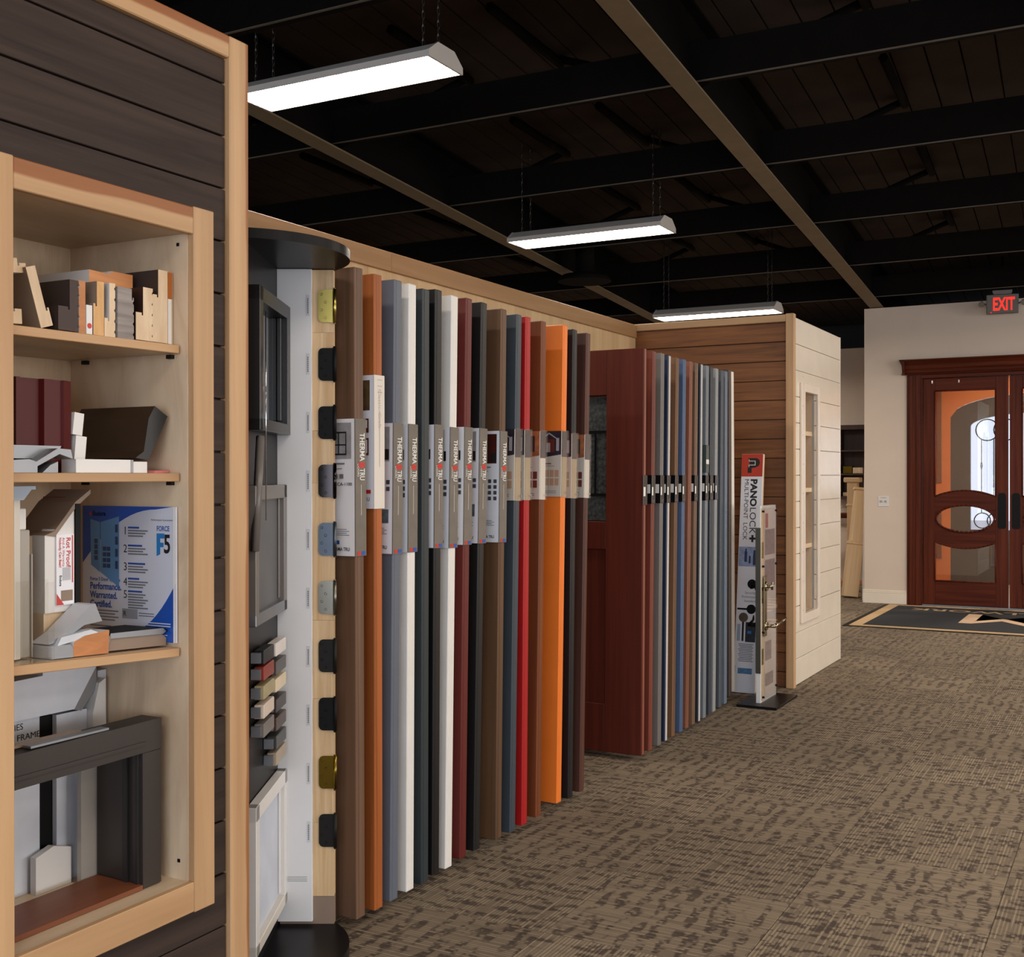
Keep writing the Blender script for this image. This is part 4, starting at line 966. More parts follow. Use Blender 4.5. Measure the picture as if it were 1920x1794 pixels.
G1 = 'sample doors in the near row'
def tall(style): return lambda r: placard_tall(r, 1.167 - 0.035, 1.594 - 0.035, style)
def short(ph, sw): return lambda r: placard_short(r, 1.325 - 0.03, 1.605 - 0.03, ph, sw)
ivory = lambda r: placard_ivory(r, 1.317 - 0.035, 1.742 - 0.035)
ROW1 = [
 ('walnut brown wood-grain sample door, nearest of the row, beside the hinges', (112, 84, 66), 'w', 2.934, 2.926, .040, tall(0)),
 ('orange-brown stained sample door with an ivory card, second from the hinges', (172, 96, 46), 'w', 3.033, 3.032, .035, ivory),
 ('blue-grey painted sample door, left of the first white door', (98, 104, 116), 'p', 3.121, 3.150, .035, tall(1)),
 ('first white sample door, right of the blue-grey door', (232, 228, 222), 'p', 3.219, 3.239, .035, tall(2)),
 ('dark slate sample door without a card, right of the first white door', (46, 54, 58), 'p', 3.313, 3.325, .030, None),
 ('glossy black sample door, left of the second white door', (20, 19, 20), 'p', 3.385, 3.409, .040, tall(2)),
 ('second white sample door, left of the maroon door', (232, 228, 222), 'p', 3.473, 3.521, .035, tall(2)),
 ('maroon sample door, right of the second white door', (98, 32, 28), 'p', 3.575, 3.624, .040, tall(2)),
 ('matte black sample door, right of the maroon door', (26, 26, 26), 'p', 3.678, 3.738, .040, tall(1)),
 ('medium brown sample door with wide face in the middle of the row', (104, 76, 54), 'w', 3.846, 3.894, .035, tall(3)),
 ('slate grey sample door, left of the bright red door', (62, 71, 79), 'p', 3.962, 4.022, .030, short(1, 0)),
 ('bright red sample door', (172, 26, 28), 'p', 4.065, 4.102, .030, short(1, 0)),
 ('reddish brown sample door, left of the orange door', (120, 66, 36), 'w', 4.191, 4.244, .030, short(2, 1)),
 ('bright orange sample door', (240, 126, 44), 'p', 4.384, 4.453, .038, short(1, 0)),
 ('black sample door, right of the orange door', (24, 24, 27), 'p', 4.500, 4.553, .030, short(1, 2)),
 ('dark brown sample door, last of the near row', (84, 52, 43), 'w', 4.620, 4.696, .030, short(2, 1)),
]
for k, (lab, rgb, kind, yb, yt, zb, card) in enumerate(ROW1):
    x = -2.148 - 0.002 * k
    sample_door(lab, x, yb, yt, zb, door_mat(k, rgb, kind), G1, card=card)

# the mahogany door with a leaded glass light, first of the far row: built of stiles, rails, panels and glass
G2 = 'sample doors in the far row'
m_red = wood('dark_red_stain', (72, 27, 18), (96, 40, 28), axis='z', across=30, along=0.8, distort=0.3, var=0.03, rough=0.5, spec=0.2)
r = thing('glazed_door_sample', 'dark red sample door with a leaded textured glass light', 'door', (-2.19, 5.36, 0.03), rot=(-0.018, 0, 0), group=G2)
box('lock_stile', (-0.20, 0), (0, DT), (0, DH), m_red, r, bevel=0.002)
box('hinge_stile', (-DW, -0.72), (0, DT), (0, DH), m_red, r, bevel=0.002)
box('top_rail', (-0.72, -0.20), (0, DT), (1.80, DH), m_red, r, bevel=0.002)
box('middle_rail', (-0.72, -0.20), (0, DT), (1.02, 1.16), m_red, r, bevel=0.002)
box('bottom_rail', (-0.72, -0.20), (0, DT), (0, 0.24), m_red, r, bevel=0.002)
box('panel', (-0.72, -0.455), (0.014, DT - 0.014), (0.24, 1.02), m_red, r)
box('panel', (-0.465, -0.20), (0.014, DT - 0.014), (0.24, 1.02), m_red, r)
m_texglass = paint('hammered_glass', (104, 111, 111), rough=0.08, var=0.5, scale=60, bump=2.0, spec=1.0)
for (x0, x1, z0, z1) in ((-0.715, -0.34, 1.62, 1.795), (-0.715, -0.34, 1.30, 1.61), (-0.33, -0.205, 1.30, 1.61), (-0.33, -0.205, 1.62, 1.795), (-0.715, -0.34, 1.165, 1.29), (-0.33, -0.205, 1.165, 1.29)):
    box('glass_pane', (x0, x1), (0.018, 0.026), (z0, z1), m_texglass, r)
for (x0, x1, z0, z1) in ((-0.342, -0.328, 1.16, 1.80), (-0.72, -0.2, 1.608, 1.622), (-0.72, -0.2, 1.288, 1.302), (-0.27, -0.262, 1.302, 1.608)):
    box('lead_came', (x0, x1), (0.012, 0.032), (z0, z1), m_hblack, r)
box('edge_strip', (-0.002, 0.0012), (0.012, DT - 0.012), (0.004, DH - 0.004), paint('red_edge', (140, 84, 66), rough=0.4), r)
s_ = box('sleeve_spine', (0.0012, 0.004), (-0.003, DT + 0.008), (1.245, 1.395), paint('black_gloss_card', (20, 20, 24), rough=0.12), r, bevel=0.0008)
quads('white_sticker', [(0.004, 0.030, -0.03, 0.016)], m_lettering, s_, ((0.0016, -0.028, 0), (0, 1, 0), (0, 0, 1)))
box('hinge_arm', (-DW - 0.05, -DW + 0.01), (0.014, 0.03), (0.25, 0.29), m_hblack, r)
box('hinge_arm', (-DW - 0.05, -DW + 0.01), (0.014, 0.03), (1.86, 1.90), m_hblack, r)
blk = lambda r: placard_black(r, 1.25, 1.395)
blkb = lambda r: placard_black(r, 1.25, 1.395, True)
def blk2(r):
    placard_black(r, 1.25, 1.395)
    c = box('info_card_upper', (-0.1, 0.0015), (-0.005, -0.001), (1.41, 1.57), paint('green_grey_card', (70, 84, 80), rough=0.2), r)
    s = box('sleeve_spine', (0.0012, 0.004), (-0.005, DT), (1.41, 1.57), MATS['green_grey_card'], r)
    quads('white_band', [(-0.024, 0.024, -0.03, -0.004)], m_lettering, s, ((0.0016, 0, 0), (0, 1, 0), (0, 0, 1)))
ROW2 = [  # label, colour, kind, x, y bottom, y top, card, edge
 ('maroon-brown sample door just behind the glazed dark red door', (122, 60, 46), 'w', -2.195, 5.475, 5.535, blk, None),
 ('warm grey sample door, left of the navy door', (116, 110, 105), 'p', -2.195, 5.60, 5.655, blk, None),
 ('navy sample door with a thin white edge line', (32, 46, 72), 'p', -2.20, 5.705, 5.765, blk, (206, 196, 190)),
 ('tan-brown sample door, left of the blue door', (122, 88, 62), 'w', -2.205, 5.83, 5.90, blk, None),
 ('medium blue sample door in the far row', (76, 96, 128), 'p', -2.205, 5.95, 6.01, blk, None),
 ('rust-brown sample door, right of the blue door', (134, 84, 64), 'w', -2.21, 6.055, 6.13, None, None),
 ('light walnut sample door, right of the rust-brown door', (122, 94, 74), 'w', -2.21, 6.16, 6.22, blk, None),
 ('charcoal sample door with a pale edge line', (40, 45, 55), 'p', -2.21, 6.25, 6.30, None, (196, 196, 198)),
 ('light grey sample door with a second card above the black one', (122, 127, 132), 'p', -2.215, 6.36, 6.42, blk2, None),
 ('dark steel grey sample door between two light grey doors', (58, 64, 72), 'p', -2.22, 6.47, 6.51, blk, None),
 ('pale grey sample door carrying the last card of the row', (150, 152, 151), 'p', -2.225, 6.56, 6.62, blkb, None),
 ('mid grey sample door without a card, right of the pale grey one', (80, 86, 93), 'p', -2.235, 6.70, 6.75, None, None),
 ('pale blue-grey sample door near the end of the far row', (110, 121, 135), 'p', -2.24, 6.82, 6.84, None, None),
 ('brown-grey sample door, next to last in the far row', (80, 66, 60), 'p', -2.255, 6.96, 6.955, None, None),
 ('cream white sample door, last of the far row by the lock sign', (240, 232, 220), 'p', -2.285, 7.13, 7.10, None, None),
]
for k, (lab, rgb, kind, x, yb, yt, card, ed) in enumerate(ROW2):
    em = paint('door_edge_%d' % k, ed, rough=0.4) if ed else None
    sample_door(lab, x, yb, yt, 0.03 if k < 13 else 0.05, door_mat(100 + k, rgb, kind), G2, edge=em, card=card, width=DW - 0.06, panel=False)

# ------------------------------------------------------------------ end partition: brown planks facing us, cream shiplap on the aisle side
we = struct('wall_end', label='end partition of brown planks and cream shiplap with a niche')
EY, EX, EY2 = 7.715, -2.065, 9.11
for k in range(20):
    z1 = 2.452 - 0.1305 * k; z0 = z1 - 0.1305
    if z1 < 0.01: break
    box('plank', (-3.19, EX + 0.005), (EY, EY + 0.018), (max(z0, 0) + 0.0025, z1 - 0.002), m_brownplank, we, bevel=0.002)
box('top_rail', (-3.19, EX - 0.035), (EY - 0.03, EY + 0.02), (2.453, 2.50), m_maple_x, we, bevel=0.002)
ps = box('corner_post', (EX - 0.035, EX + 0.02), (EY - 0.032, EY + 0.02), (0, 2.505), m_maple_z, we, bevel=0.003)
box('backing', (-3.19, EX - 0.02), (EY + 0.019, EY + 0.03), (0, 2.45), m_black, we)
NY = (8.0, 8.36); NZ = (0.47, 2.0)
for k in range(15):
    z1 = 2.492 - 0.178 * k; z0 = max(z1 - 0.178, 0)
    if z1 < 0.01: break
    ya_, za_, zb_ = EY + 0.021, z0 + 0.002, z1 - 0.0015
    if zb_ < NZ[0] or za_ > NZ[1]: box('shiplap_board', (EX - 0.016, EX), (ya_, EY2), (za_, zb_), m_shiplap, we, bevel=0.002)
    elif za_ < NZ[1] < zb_: prism('shiplap_board', [(ya_, za_), (NY[0], za_), (NY[0], NZ[1]), (NY[1], NZ[1]), (NY[1], za_), (EY2, za_), (EY2, zb_), (ya_, zb_)], 'x', EX - 0.016, EX, m_shiplap, we)
    elif za_ < NZ[0] < zb_: prism('shiplap_board', [(ya_, za_), (EY2, za_), (EY2, zb_), (NY[1], zb_), (NY[1], NZ[0]), (NY[0], NZ[0]), (NY[0], zb_), (ya_, zb_)], 'x', EX - 0.016, EX, m_shiplap, we)
    else:
        for (y0, y1) in ((ya_, NY[0]), (NY[1], EY2)): box('shiplap_board', (EX - 0.016, EX), (y0, y1), (za_, zb_), m_shiplap, we, bevel=0.002)
for (y0, y1, z0, z1) in ((EY + 0.03, EY2, NZ[1], 2.47), (EY + 0.03, EY2, 0, NZ[0]), (EY + 0.03, NY[0], NZ[0], NZ[1]), (NY[1], EY2, NZ[0], NZ[1])):
    box('backing', (EX - 0.03, EX - 0.0165), (y0, y1), (z0, z1), m_gvinyl, we)
box('end_panel', (-3.19, EX - 0.0), (EY2 + 0.001, EY2 + 0.02), (0, 2.492), m_shiplap, we)
box('niche_side', (EX - 0.36, EX - 0.03), (NY[1], NY[1] + 0.015), (NZ[0], NZ[1]), m_birch, we)
box('niche_side', (EX - 0.36, EX - 0.03), (NY[0] - 0.015, NY[0]), (NZ[0], NZ[1]), m_birch, we)
box('niche_back', (EX - 0.375, EX - 0.36), (NY[0] - 0.015, NY[1] + 0.015), (NZ[0], NZ[1]), m_birch, we)
box('niche_top', (EX - 0.36, EX - 0.03), NY, (NZ[1], NZ[1] + 0.015), m_birch, we)
box('niche_bottom', (EX - 0.36, EX - 0.03), NY, (NZ[0] - 0.015, NZ[0]), m_birch, we)
for z in (1.735, 1.335, 0.94): box('niche_shelf', (EX - 0.355, EX - 0.03), (NY[0] + 0.001, NY[1] - 0.001), (z - 0.03, z), m_rawend, we)
for (y0, y1, z0, z1) in ((NY[0] - 0.09, NY[0], NZ[0] - 0.06, NZ[1] + 0.06), (NY[1], NY[1] + 0.055, NZ[0] - 0.06, NZ[1] + 0.06), (NY[0], NY[1], NZ[1], NZ[1] + 0.06), (NY[0], NY[1], NZ[0] - 0.06, NZ[0])):
    box('casing', (EX + 0.001, EX + 0.018), (y0, y1), (z0, z1), m_creamtrim, we, bevel=0.003)
for z in [0.5 + 0.2 * q for q in range(9)]:
    tubes('screw_head', [((EX + 0.018, NY[0] - 0.07, z), (EX + 0.0195, NY[0] - 0.07, z), 0.004)], m_gvinyl, we, n=8)
# samples standing in that niche
def nb(label, y0, y1, z0, z1, x0, x1, mat, face=None, lean=0.0, cat='wood sample'):
    o = box('board_sample', (x0, x1), (y0, y1), (z0, z1), [mat, face or mat], faces={1: 1} if face else None, bevel=0.0015, rot=(lean, 0, 0))
    tag(o, label, cat, 'samples in the cream niche')
    return o
nb('red-brown faced board sample on the second niche shelf from the top', 8.05, 8.10, 1.336, 1.63, -2.38, -2.11, m_rawend, paint('red_brown_face', (150, 92, 74), rough=0.5))
nb('olive brown board sample on the third niche shelf', 8.03, 8.15, 0.941, 1.24, -2.34, -2.12, wood('olive_wood', (120, 96, 54), (146, 118, 70), axis='z'))
nb('thin pale board leaning at the right on the third niche shelf', 8.17, 8.19, 0.941, 1.26, -2.34, -2.11, m_rawend)
nb('low pale block in front on the third niche shelf', 8.20, 8.24, 0.941, 1.06, -2.3, -2.11, m_pineend)
nb('black panel sample with a white edge at the bottom of the cream niche', 8.03, 8.2, 0.471, 0.79, -2.36, -2.12, m_white, m_hblack)
nb('pale block behind the black panel in the cream niche', 8.22, 8.26, 0.471, 0.78, -2.36, -2.13, m_rawend)
nb('small white offcut on the top shelf of the cream niche', 8.03, 8.09, 1.736, 1.80, -2.3, -2.12, m_white, m_rawend)

# ------------------------------------------------------------------ lock sign board leaning on the planks
SB = thing('lock_sign_board', 'white multi-point lock sign board with red top leaning on brown planks', 'sign', (-2.29, 7.37, 0.004), rot=(-0.125, 0.0, 0))
SW, SH = 0.146, 1.575
box('board', (-SW / 2, SW / 2), (0, 0.035), (0, SH), [m_card, m_rawend], SB, faces={1: 1, 5: 1}, bevel=0.0015)
def sq(name, x0, x1, z0, z1, mat, lift=0.0): return quads(name, [(x0, x1, z0, z1)], mat, SB, ((0, -0.0002 - lift, 0), (1, 0, 0), (0, 0, 1)))
sq('red_field', -SW / 2 + 0.001, SW / 2 - 0.001, SH - 0.152, SH - 0.001, paint('sign_red', (196, 62, 44), rough=0.4))
LZ = SH - 0.152
# emblem: a letter P lying on its side with a white keyhole outline
flat('emblem', [(-0.030, SH - 0.128), (-0.003, SH - 0.128), (-0.003, SH - 0.095), (0.020, SH - 0.092), (0.045, SH - 0.08), (0.052, SH - 0.06), (0.047, SH - 0.04), (0.030, SH - 0.028), (-0.028, SH - 0.028), (-0.028, SH - 0.045), (-0.02, SH - 0.045), (-0.02, SH - 0.075), (-0.030, SH - 0.082)], m_ink, SB, 0.0004)
quads('emblem_outline', [(-0.02, 0.022, SH - 0.05, SH - 0.046), (0.018, 0.022, SH - 0.074, SH - 0.046), (-0.02, 0.022, SH - 0.077, SH - 0.073), (-0.024, -0.02, SH - 0.05, SH - 0.036), (-0.024, -0.02, SH - 0.09, SH - 0.073)], m_lettering, SB, ((0, -0.0012, 0), (1, 0, 0), (0, 0, 1)))
dn = lambda x, z: ((x, -0.0004, z), (0, 0, -1), (1, 0, 0))
text('sign_lettering', 'PANO', 0.060, m_ink, SB, dn(-0.004, LZ - 0.016), bold=0.0026, fit=0.182)
text('sign_lettering', 'LOCK', 0.060, m_ink, SB, dn(-0.004, LZ - 0.204), bold=0.0, fit=0.172)
quads('plus_mark', [(-0.002, 0.040, LZ - 0.420, LZ - 0.406), (0.012, 0.026, LZ - 0.437, LZ - 0.390)], m_ink, SB, ((0, -0.0004, 0), (1, 0, 0), (0, 0, 1)))
text('sign_lettering', 'MULTI-POINT  LOCK', 0.040, m_ink, SB, dn(-0.046, LZ - 0.016), bold=0.0, fit=0.405)
P0 = SH - 0.62
sq('sign_photo', -SW / 2 + 0.004, SW / 2 - 0.012, P0 - 0.13, P0, paint('sign_photo_blue', (150, 168, 204), rough=0.4, var=0.2, scale=30))
quads('photo_figures', [(-0.03, -0.012, P0 - 0.10, P0 - 0.03), (-0.026, -0.016, P0 - 0.03, P0 - 0.012), (0.0, 0.012, P0 - 0.11, P0 - 0.06), (0.028, 0.05, P0 - 0.12, P0 - 0.045), (0.03, 0.048, P0 - 0.045, P0 - 0.022)], paint('figure_blue', (44, 58, 96), rough=0.5), SB, ((0, -0.0008, 0), (1, 0, 0), (0, 0, 1)))
def dot(name, x, z, rr, mat): return tubes(name, [((x, -0.0002, z), (x, -0.0012, z), rr)], mat, SB, n=24)
dot('lock_rose', 0.028, SH - 0.865, 0.031, m_hblack)
for s_, z in (('Security', SH - 0.93), ('Performance', SH - 0.957), ('Standard', SH - 0.984)):
    text('sign_lettering', s_, 0.022, m_print, SB, ((0.018, -0.0002, z), (1, 0, 0), (0, 0, 1)), align='CENTER')
dot('lock_rose', 0.028, SH - 1.03, 0.031, m_hblack)
sq('lock_lever', -0.066, 0.0, SH - 1.036, SH - 1.024, m_hblack, 0.0003)
dot('lock_rose', -0.022, SH - 1.085, 0.031, m_pewter)
sq('lock_stem', -0.030, -0.016, SH - 1.24, SH - 1.115, m_ink)
sq('sign_photo', -0.062, -0.04, SH - 1.24, SH - 1.13, m_pblue)
sq('sign_photo', -0.006, 0.062, SH - 1.245, SH - 1.115, paint('sign_photo_dark', (40, 46, 60), rough=0.4, var=0.3, scale=40))
sq('photo_glow', 0.008, 0.034, SH - 1.19, SH - 1.172, paint('sign_cyan', (40, 120, 190), rough=0.4), 0.0005)
quads('fine_print', [(-0.05 + 0.004 * (q % 3), 0.05 - 0.006 * (q % 2), SH - 1.262 - 0.011 * q, SH - 1.257 - 0.011 * q) for q in range(11)], m_print, SB, ((0, -0.0002, 0), (1, 0, 0), (0, 0, 1)))
sq('sign_photo', -0.048, 0.048, SH - 1.452, SH - 1.415, paint('sign_strip_blue', (84, 128, 170), rough=0.4, var=0.3, scale=60))
sq('side_tab', -SW / 2 + 0.001, -SW / 2 + 0.010, SH - 1.452, SH - 1.40, m_blueink)

# lock demonstration stand
LS = thing('lock_stand', 'narrow door slice with brass lever locks on a black floor plate', 'display stand', (-2.075, 7.18, 0))
box('base_plate', (-0.125, 0.125), (-0.255, 0.235), (0.001, 0.016), m_blacksatin, LS, bevel=0.002)
box('door_slice', (-0.028, 0.0), (-0.165, 0.175), (0.017, 1.235), m_white, LS, bevel=0.001)
box('steel_edge', (-0.030, 0.002), (-0.169, -0.1655), (0.20, 1.10), m_pewter, LS)
box('wood_core', (0.0005, 0.003), (-0.15, -0.09), (0.03, 1.22), m_rawend, LS)
lp = box('print_panel', (0.0005, 0.003), (-0.085, 0.17), (0.03, 1.22), paint('pale_print', (214, 200, 194), rough=0.3, var=0.06, scale=6), LS)
quads('panel_picture', [(-0.12, 0.10, 0.30, 0.46), (-0.12, 0.10, 0.10, 0.27), (-0.12, 0.02, -0.36, -0.24), (-0.12, 0.06, -0.52, -0.44)], paint('panel_grey', (152, 136, 136), rough=0.4, var=0.2, scale=30), lp, ((0.0013, 0, 0), (0, 1, 0), (0, 0, 1)))
quads('panel_picture', [(-0.11, -0.05, 0.47, 0.56)], paint('panel_red', (176, 110, 106), rough=0.4), lp, ((0.0013, 0, 0), (0, 1, 0), (0, 0, 1)))
box('acrylic_cover', (0.006, 0.011), (-0.16, 0.175), (0.02, 1.235), m_acryl, LS)
for (y, z) in ((-0.135, 1.20), (0.155, 1.20), (-0.135, 0.86), (0.155, 0.86), (-0.135, 0.45), (0.155, 0.47), (-0.135, 0.05), (0.155, 0.08)):
    tubes('standoff', [((0.003, y, z), (0.016, y, z), 0.007)], m_hblack, LS, n=10)
for z in (0.96, 0.68, 0.30):
    box('lock_case', (0.003, 0.0058), (-0.15, -0.115), (z - 0.05, z + 0.05), m_brass, LS, bevel=0.001)
m_nickel = paint('warm_nickel', (170, 160, 138), rough=0.18, metal=1.0)
for x, s in ((0.011, 1), (-0.03, -1)):
    mm = m_nickel if s > 0 else m_hblack
    tubes('deadbolt', [((x, -0.105, 0.735), (x + s * 0.018, -0.105, 0.735), 0.032, 0.028), ((x + s * 0.018, -0.105, 0.735), (x + s * 0.045, -0.105, 0.735), 0.010), ((x + s * 0.045, -0.105, 0.715), (x + s * 0.045, -0.105, 0.762), 0.008)], mm, LS, n=14)
    tubes('lever_handle', [((x, -0.105, 0.49), (x + s * 0.016, -0.105, 0.49), 0.031, 0.026), ((x + s * 0.016, -0.105, 0.49), (x + s * 0.066, -0.105, 0.49), 0.011), ((x + s * 0.060, -0.108, 0.49), (x + s * 0.072, 0.02, 0.505), 0.010, 0.007), ((x + s * 0.072, 0.02, 0.505), (x + s * 0.085, 0.075, 0.525), 0.007, 0.005)], mm, LS, n=14)
box('escutcheon', (0.011, 0.016), (-0.135, -0.075), (0.425, 0.80), m_nickel, LS, bevel=0.003)

# ------------------------------------------------------------------ double entrance door in the far wall
FY = 13.32
dd = struct('door_1', label='mahogany double entrance door with arched glass lights')
def db(n, x, y, z, m, bv=0.003): return box(n, x, y, z, m, dd, bevel=bv)
for sx, (a, b) in ((-1, (-2.29, -2.145)), (1, (-0.365, -0.22))):
    db('casing', (a, b), (FY - 0.02, FY + 0.001), (0.0, 2.525), m_mahog_z)
    db('casing_bead', (a + 0.03, a + 0.06), (FY - 0.034, FY - 0.02), (0.0, 2.525), m_mahog_z)
    db('casing_bead', (b - 0.05, b - 0.02), (FY - 0.030, FY - 0.02), (0.0, 2.525), m_mahog_z)
prism('crown_header', [(FY + 0.001, 2.527), (FY - 0.055, 2.527), (FY - 0.058, 2.535), (FY - 0.05, 2.545), (FY - 0.04, 2.548), (FY - 0.038, 2.575), (FY - 0.055, 2.595), (FY - 0.058, 2.61), (FY - 0.062, 2.63), (FY - 0.085, 2.66), (FY - 0.11, 2.68), (FY - 0.11, 2.69), (FY + 0.001, 2.69)], 'x', -2.335, -0.175, m_mahog_x, dd)
prism('crown_header_end', [(-2.337, 2.527), (-2.312, 2.545), (-2.312, 2.575), (-2.325, 2.595), (-2.33, 2.63), (-2.36, 2.69), (-2.30, 2.69), (-2.30, 2.527)], 'y', FY - 0.11, FY - 0.001, m_mahog_x, dd)
for (x0, x1) in ((-2.145, -2.13), (-0.38, -0.365)):
    db('jamb', (x0, x1), (FY + 0.002, FY + 0.139), (0, 2.50), m_mahog_z)
db('head_casing', (-2.144, -0.366), (FY - 0.018, FY + 0.001), (2.486, 2.526), m_mahog_x)
db('head_jamb', (-2.13, -0.38), (FY + 0.002, FY + 0.139), (2.485, 2.50), m_mahog_x)
m_pane = glass('clear_pane', (0.93, 0.93, 0.92), refl=0.05)
def leaf(x0, x1, pull_left):
    y0, y1 = FY + 0.03, FY + 0.075
    st = 0.125
    a, b = x0 + st, x1 - st; xm = (a + b) / 2; hw = (b - a) / 2
    db('stile', (x0, a), (y0, y1), (0.015, 2.482), m_mahog_z); db('stile', (b, x1), (y0, y1), (0.015, 2.482), m_mahog_z)
    db('top_rail', (a, b), (y0, y1), (2.345, 2.482), m_mahog_x); db('bottom_rail', (a, b), (y0, y1), (0.015, 0.275), m_mahog_x)
    # arched middle member with an oval opening
    zo, rz, rx = 0.955, 0.145, hw - 0.012
    N_ = 28; V, F = [], []
    xs = [xm - hw + 2 * hw * i / N_ for i in range(N_ + 1)]
    def oval(x):
        t = (x - xm) / rx
        return rz * math.sqrt(max(0.0, 1 - t * t)) if abs(t) < 1 else 0.0
    for (sgn, arc) in ((1, lambda x: 1.262 - 0.065 * ((x - xm) / hw) ** 2), (-1, lambda x: 0.634 + 0.066 * ((x - xm) / hw) ** 2)):
        base = len(V)
        for x in xs:
            zi = zo + sgn * oval(x); zo_ = arc(x)
            for yy in (y0, y1): V += [(x, yy, zi), (x, yy, zo_)]
        for i in range(N_):
            k = base + 4 * i
            F += [(k, k + 1, k + 5, k + 4), (k + 2, k + 6, k + 7, k + 3), (k + 1, k + 3, k + 7, k + 5), (k, k + 4, k + 6, k + 2)]
    o = mk('arched_rail', V, F, m_mahog_x, dd)
    # oval bead and sticking
    ring = [(xm + rx * math.cos(2 * PI * q / 40), y0 - 0.004, zo + rz * math.sin(2 * PI * q / 40)) for q in range(40)]
    polyline('oval_bead', ring, 0.011, m_mahog_x, dd, closed=True)
    for pts in ([(a, 1.197), (a, 2.345), (b, 2.345), (b, 1.197)], [(a, 0.70), (a, 0.275), (b, 0.275), (b, 0.70)]):
        polyline('sticking', [(p[0], y0 - 0.002, p[1]) for p in pts], 0.009, m_mahog_z, dd)
    polyline('sticking', [(x, y0 - 0.002, 1.262 - 0.065 * ((x - xm) / hw) ** 2) for x in xs[::2]], 0.009, m_mahog_x, dd)
    polyline('sticking', [(x, y0 - 0.002, 0.634 + 0.066 * ((x - xm) / hw) ** 2) for x in xs[::2]], 0.009, m_mahog_x, dd)
    yy = (y0 + y1) / 2
    for (z0, z1) in ((1.19, 2.35), (0.81, 1.10), (0.27, 0.705)): box('glass_pane', (a - 0.004, b + 0.004), (yy - 0.003, yy + 0.003), (z0, z1), m_pane, dd)
    px = x1 - 0.062 if pull_left else x0 + 0.062
    ppts = [(px - 0.04, 0.87), (px - 0.025, 0.855), (px + 0.025, 0.855), (px + 0.04, 0.87), (px + 0.04, 1.21), (px + 0.025, 1.235), (px - 0.025, 1.235), (px - 0.04, 1.21)]
    prism('push_plate', ppts, 'y', y0 - 0.006, y0 - 0.0005, m_hblack, dd)
leaf(-2.127, -1.262, True)
leaf(-1.248, -0.383, False)
for x in (-2.03, -1.755):
    for z in (2.452, 2.436): tubes('ball_catch', [((x, FY + 0.029, z), (x, FY + 0.022, z), 0.008)], m_chrome, dd, n=10)
box('threshold', (-2.13, -0.38), (FY - 0.005, FY + 0.12), (0.0, 0.013), m_alu, dd)

bb = struct('baseboard_far')
for n_, x, y in ((0, (-2.765, -2.291), (FY - 0.016, FY)), (1, (-0.219, 9.5), (FY - 0.016, FY)), (2, (-2.766, -2.751), (FY, 15.85))):
    box('board', x, y, (0, 0.115), m_base, bb, bevel=0.002)
    if n_ < 2: box('cap_bead', x, (FY - 0.013, FY), (0.1155, 0.132), m_base, bb, bevel=0.004); box('cap_bead', x, (FY - 0.008, FY), (0.1325, 0.150), m_base, bb, bevel=0.003)
    else: box('cap_bead', (-2.760, -2.751), y, (0.1155, 0.150), m_base, bb, bevel=0.003)

# switch plate
sp_ = thing('switch_plate', 'white double switch plate on the grey wall by the entrance', 'switch', (-2.543, FY, 1.136))
box('plate', (-0.058, 0.058), (-0.007, 0.0), (-0.058, 0.058), m_white, sp_, bevel=0.003)
for x in (-0.024, 0.024):
    tubes('dimmer_knob', [((x, -0.007, 0.0), (x, -0.016, 0.0), 0.012)], m_gvinyl, sp_, n=14)
box('label_strip', (-0.03, 0.03), (-0.0082, -0.007), (0.036, 0.044), paint('tan_label', (196, 170, 140), rough=0.5), sp_)

# exit sign hanging in front of the wall
ex = thing('exit_sign', 'grey exit sign with red lit letters over the entrance', 'exit sign', (-1.297, 13.12, 3.115), rot=(0, 0, 0.10))
m_exbody = paint('exit_grey', (112, 104, 98), rough=0.5)
box('housing', (-0.155, 0.155), (-0.03, 0.03), (0.0, 0.20), m_exbody, ex, bevel=0.006)
prism('canopy', [(-0.08, 0.20), (0.08, 0.20), (0.095, 0.225), (0.095, 0.24), (-0.095, 0.24), (-0.095, 0.225)], 'y', -0.05, 0.05, m_exbody, ex)
m_exred = emit('exit_red', (1.0, 0.03, 0.012), 1.05)
text('letters', 'EXIT', 0.185, m_exred, ex, ((0.012, -0.0302, 0.036), (1, 0, 0), (0, 0, 1)), align='CENTER', bold=0.006, sx=0.56)
tubes('lamp_head', [((-0.20, 0.0, 0.125), (-0.205, -0.05, 0.10), 0.018, 0.030), ((-0.155, 0.0, 0.10), (-0.20, 0.0, 0.125), 0.008)], m_exbody, ex, n=12)
tubes('lamp_head', [((0.20, 0.0, 0.125), (0.205, -0.05, 0.10), 0.018, 0.030), ((0.155, 0.0, 0.10), (0.20, 0.0, 0.125), 0.008)], m_exbody, ex, n=12)
tubes('charge_light', [((-0.11, -0.0302, 0.012), (-0.11, -0.034, 0.012), 0.006)], m_exred, ex, n=10)
tubes('drop_rod', [((0, 0, 0.24), (0, 0, 0.60), 0.012)], m_joist, ex, n=8)

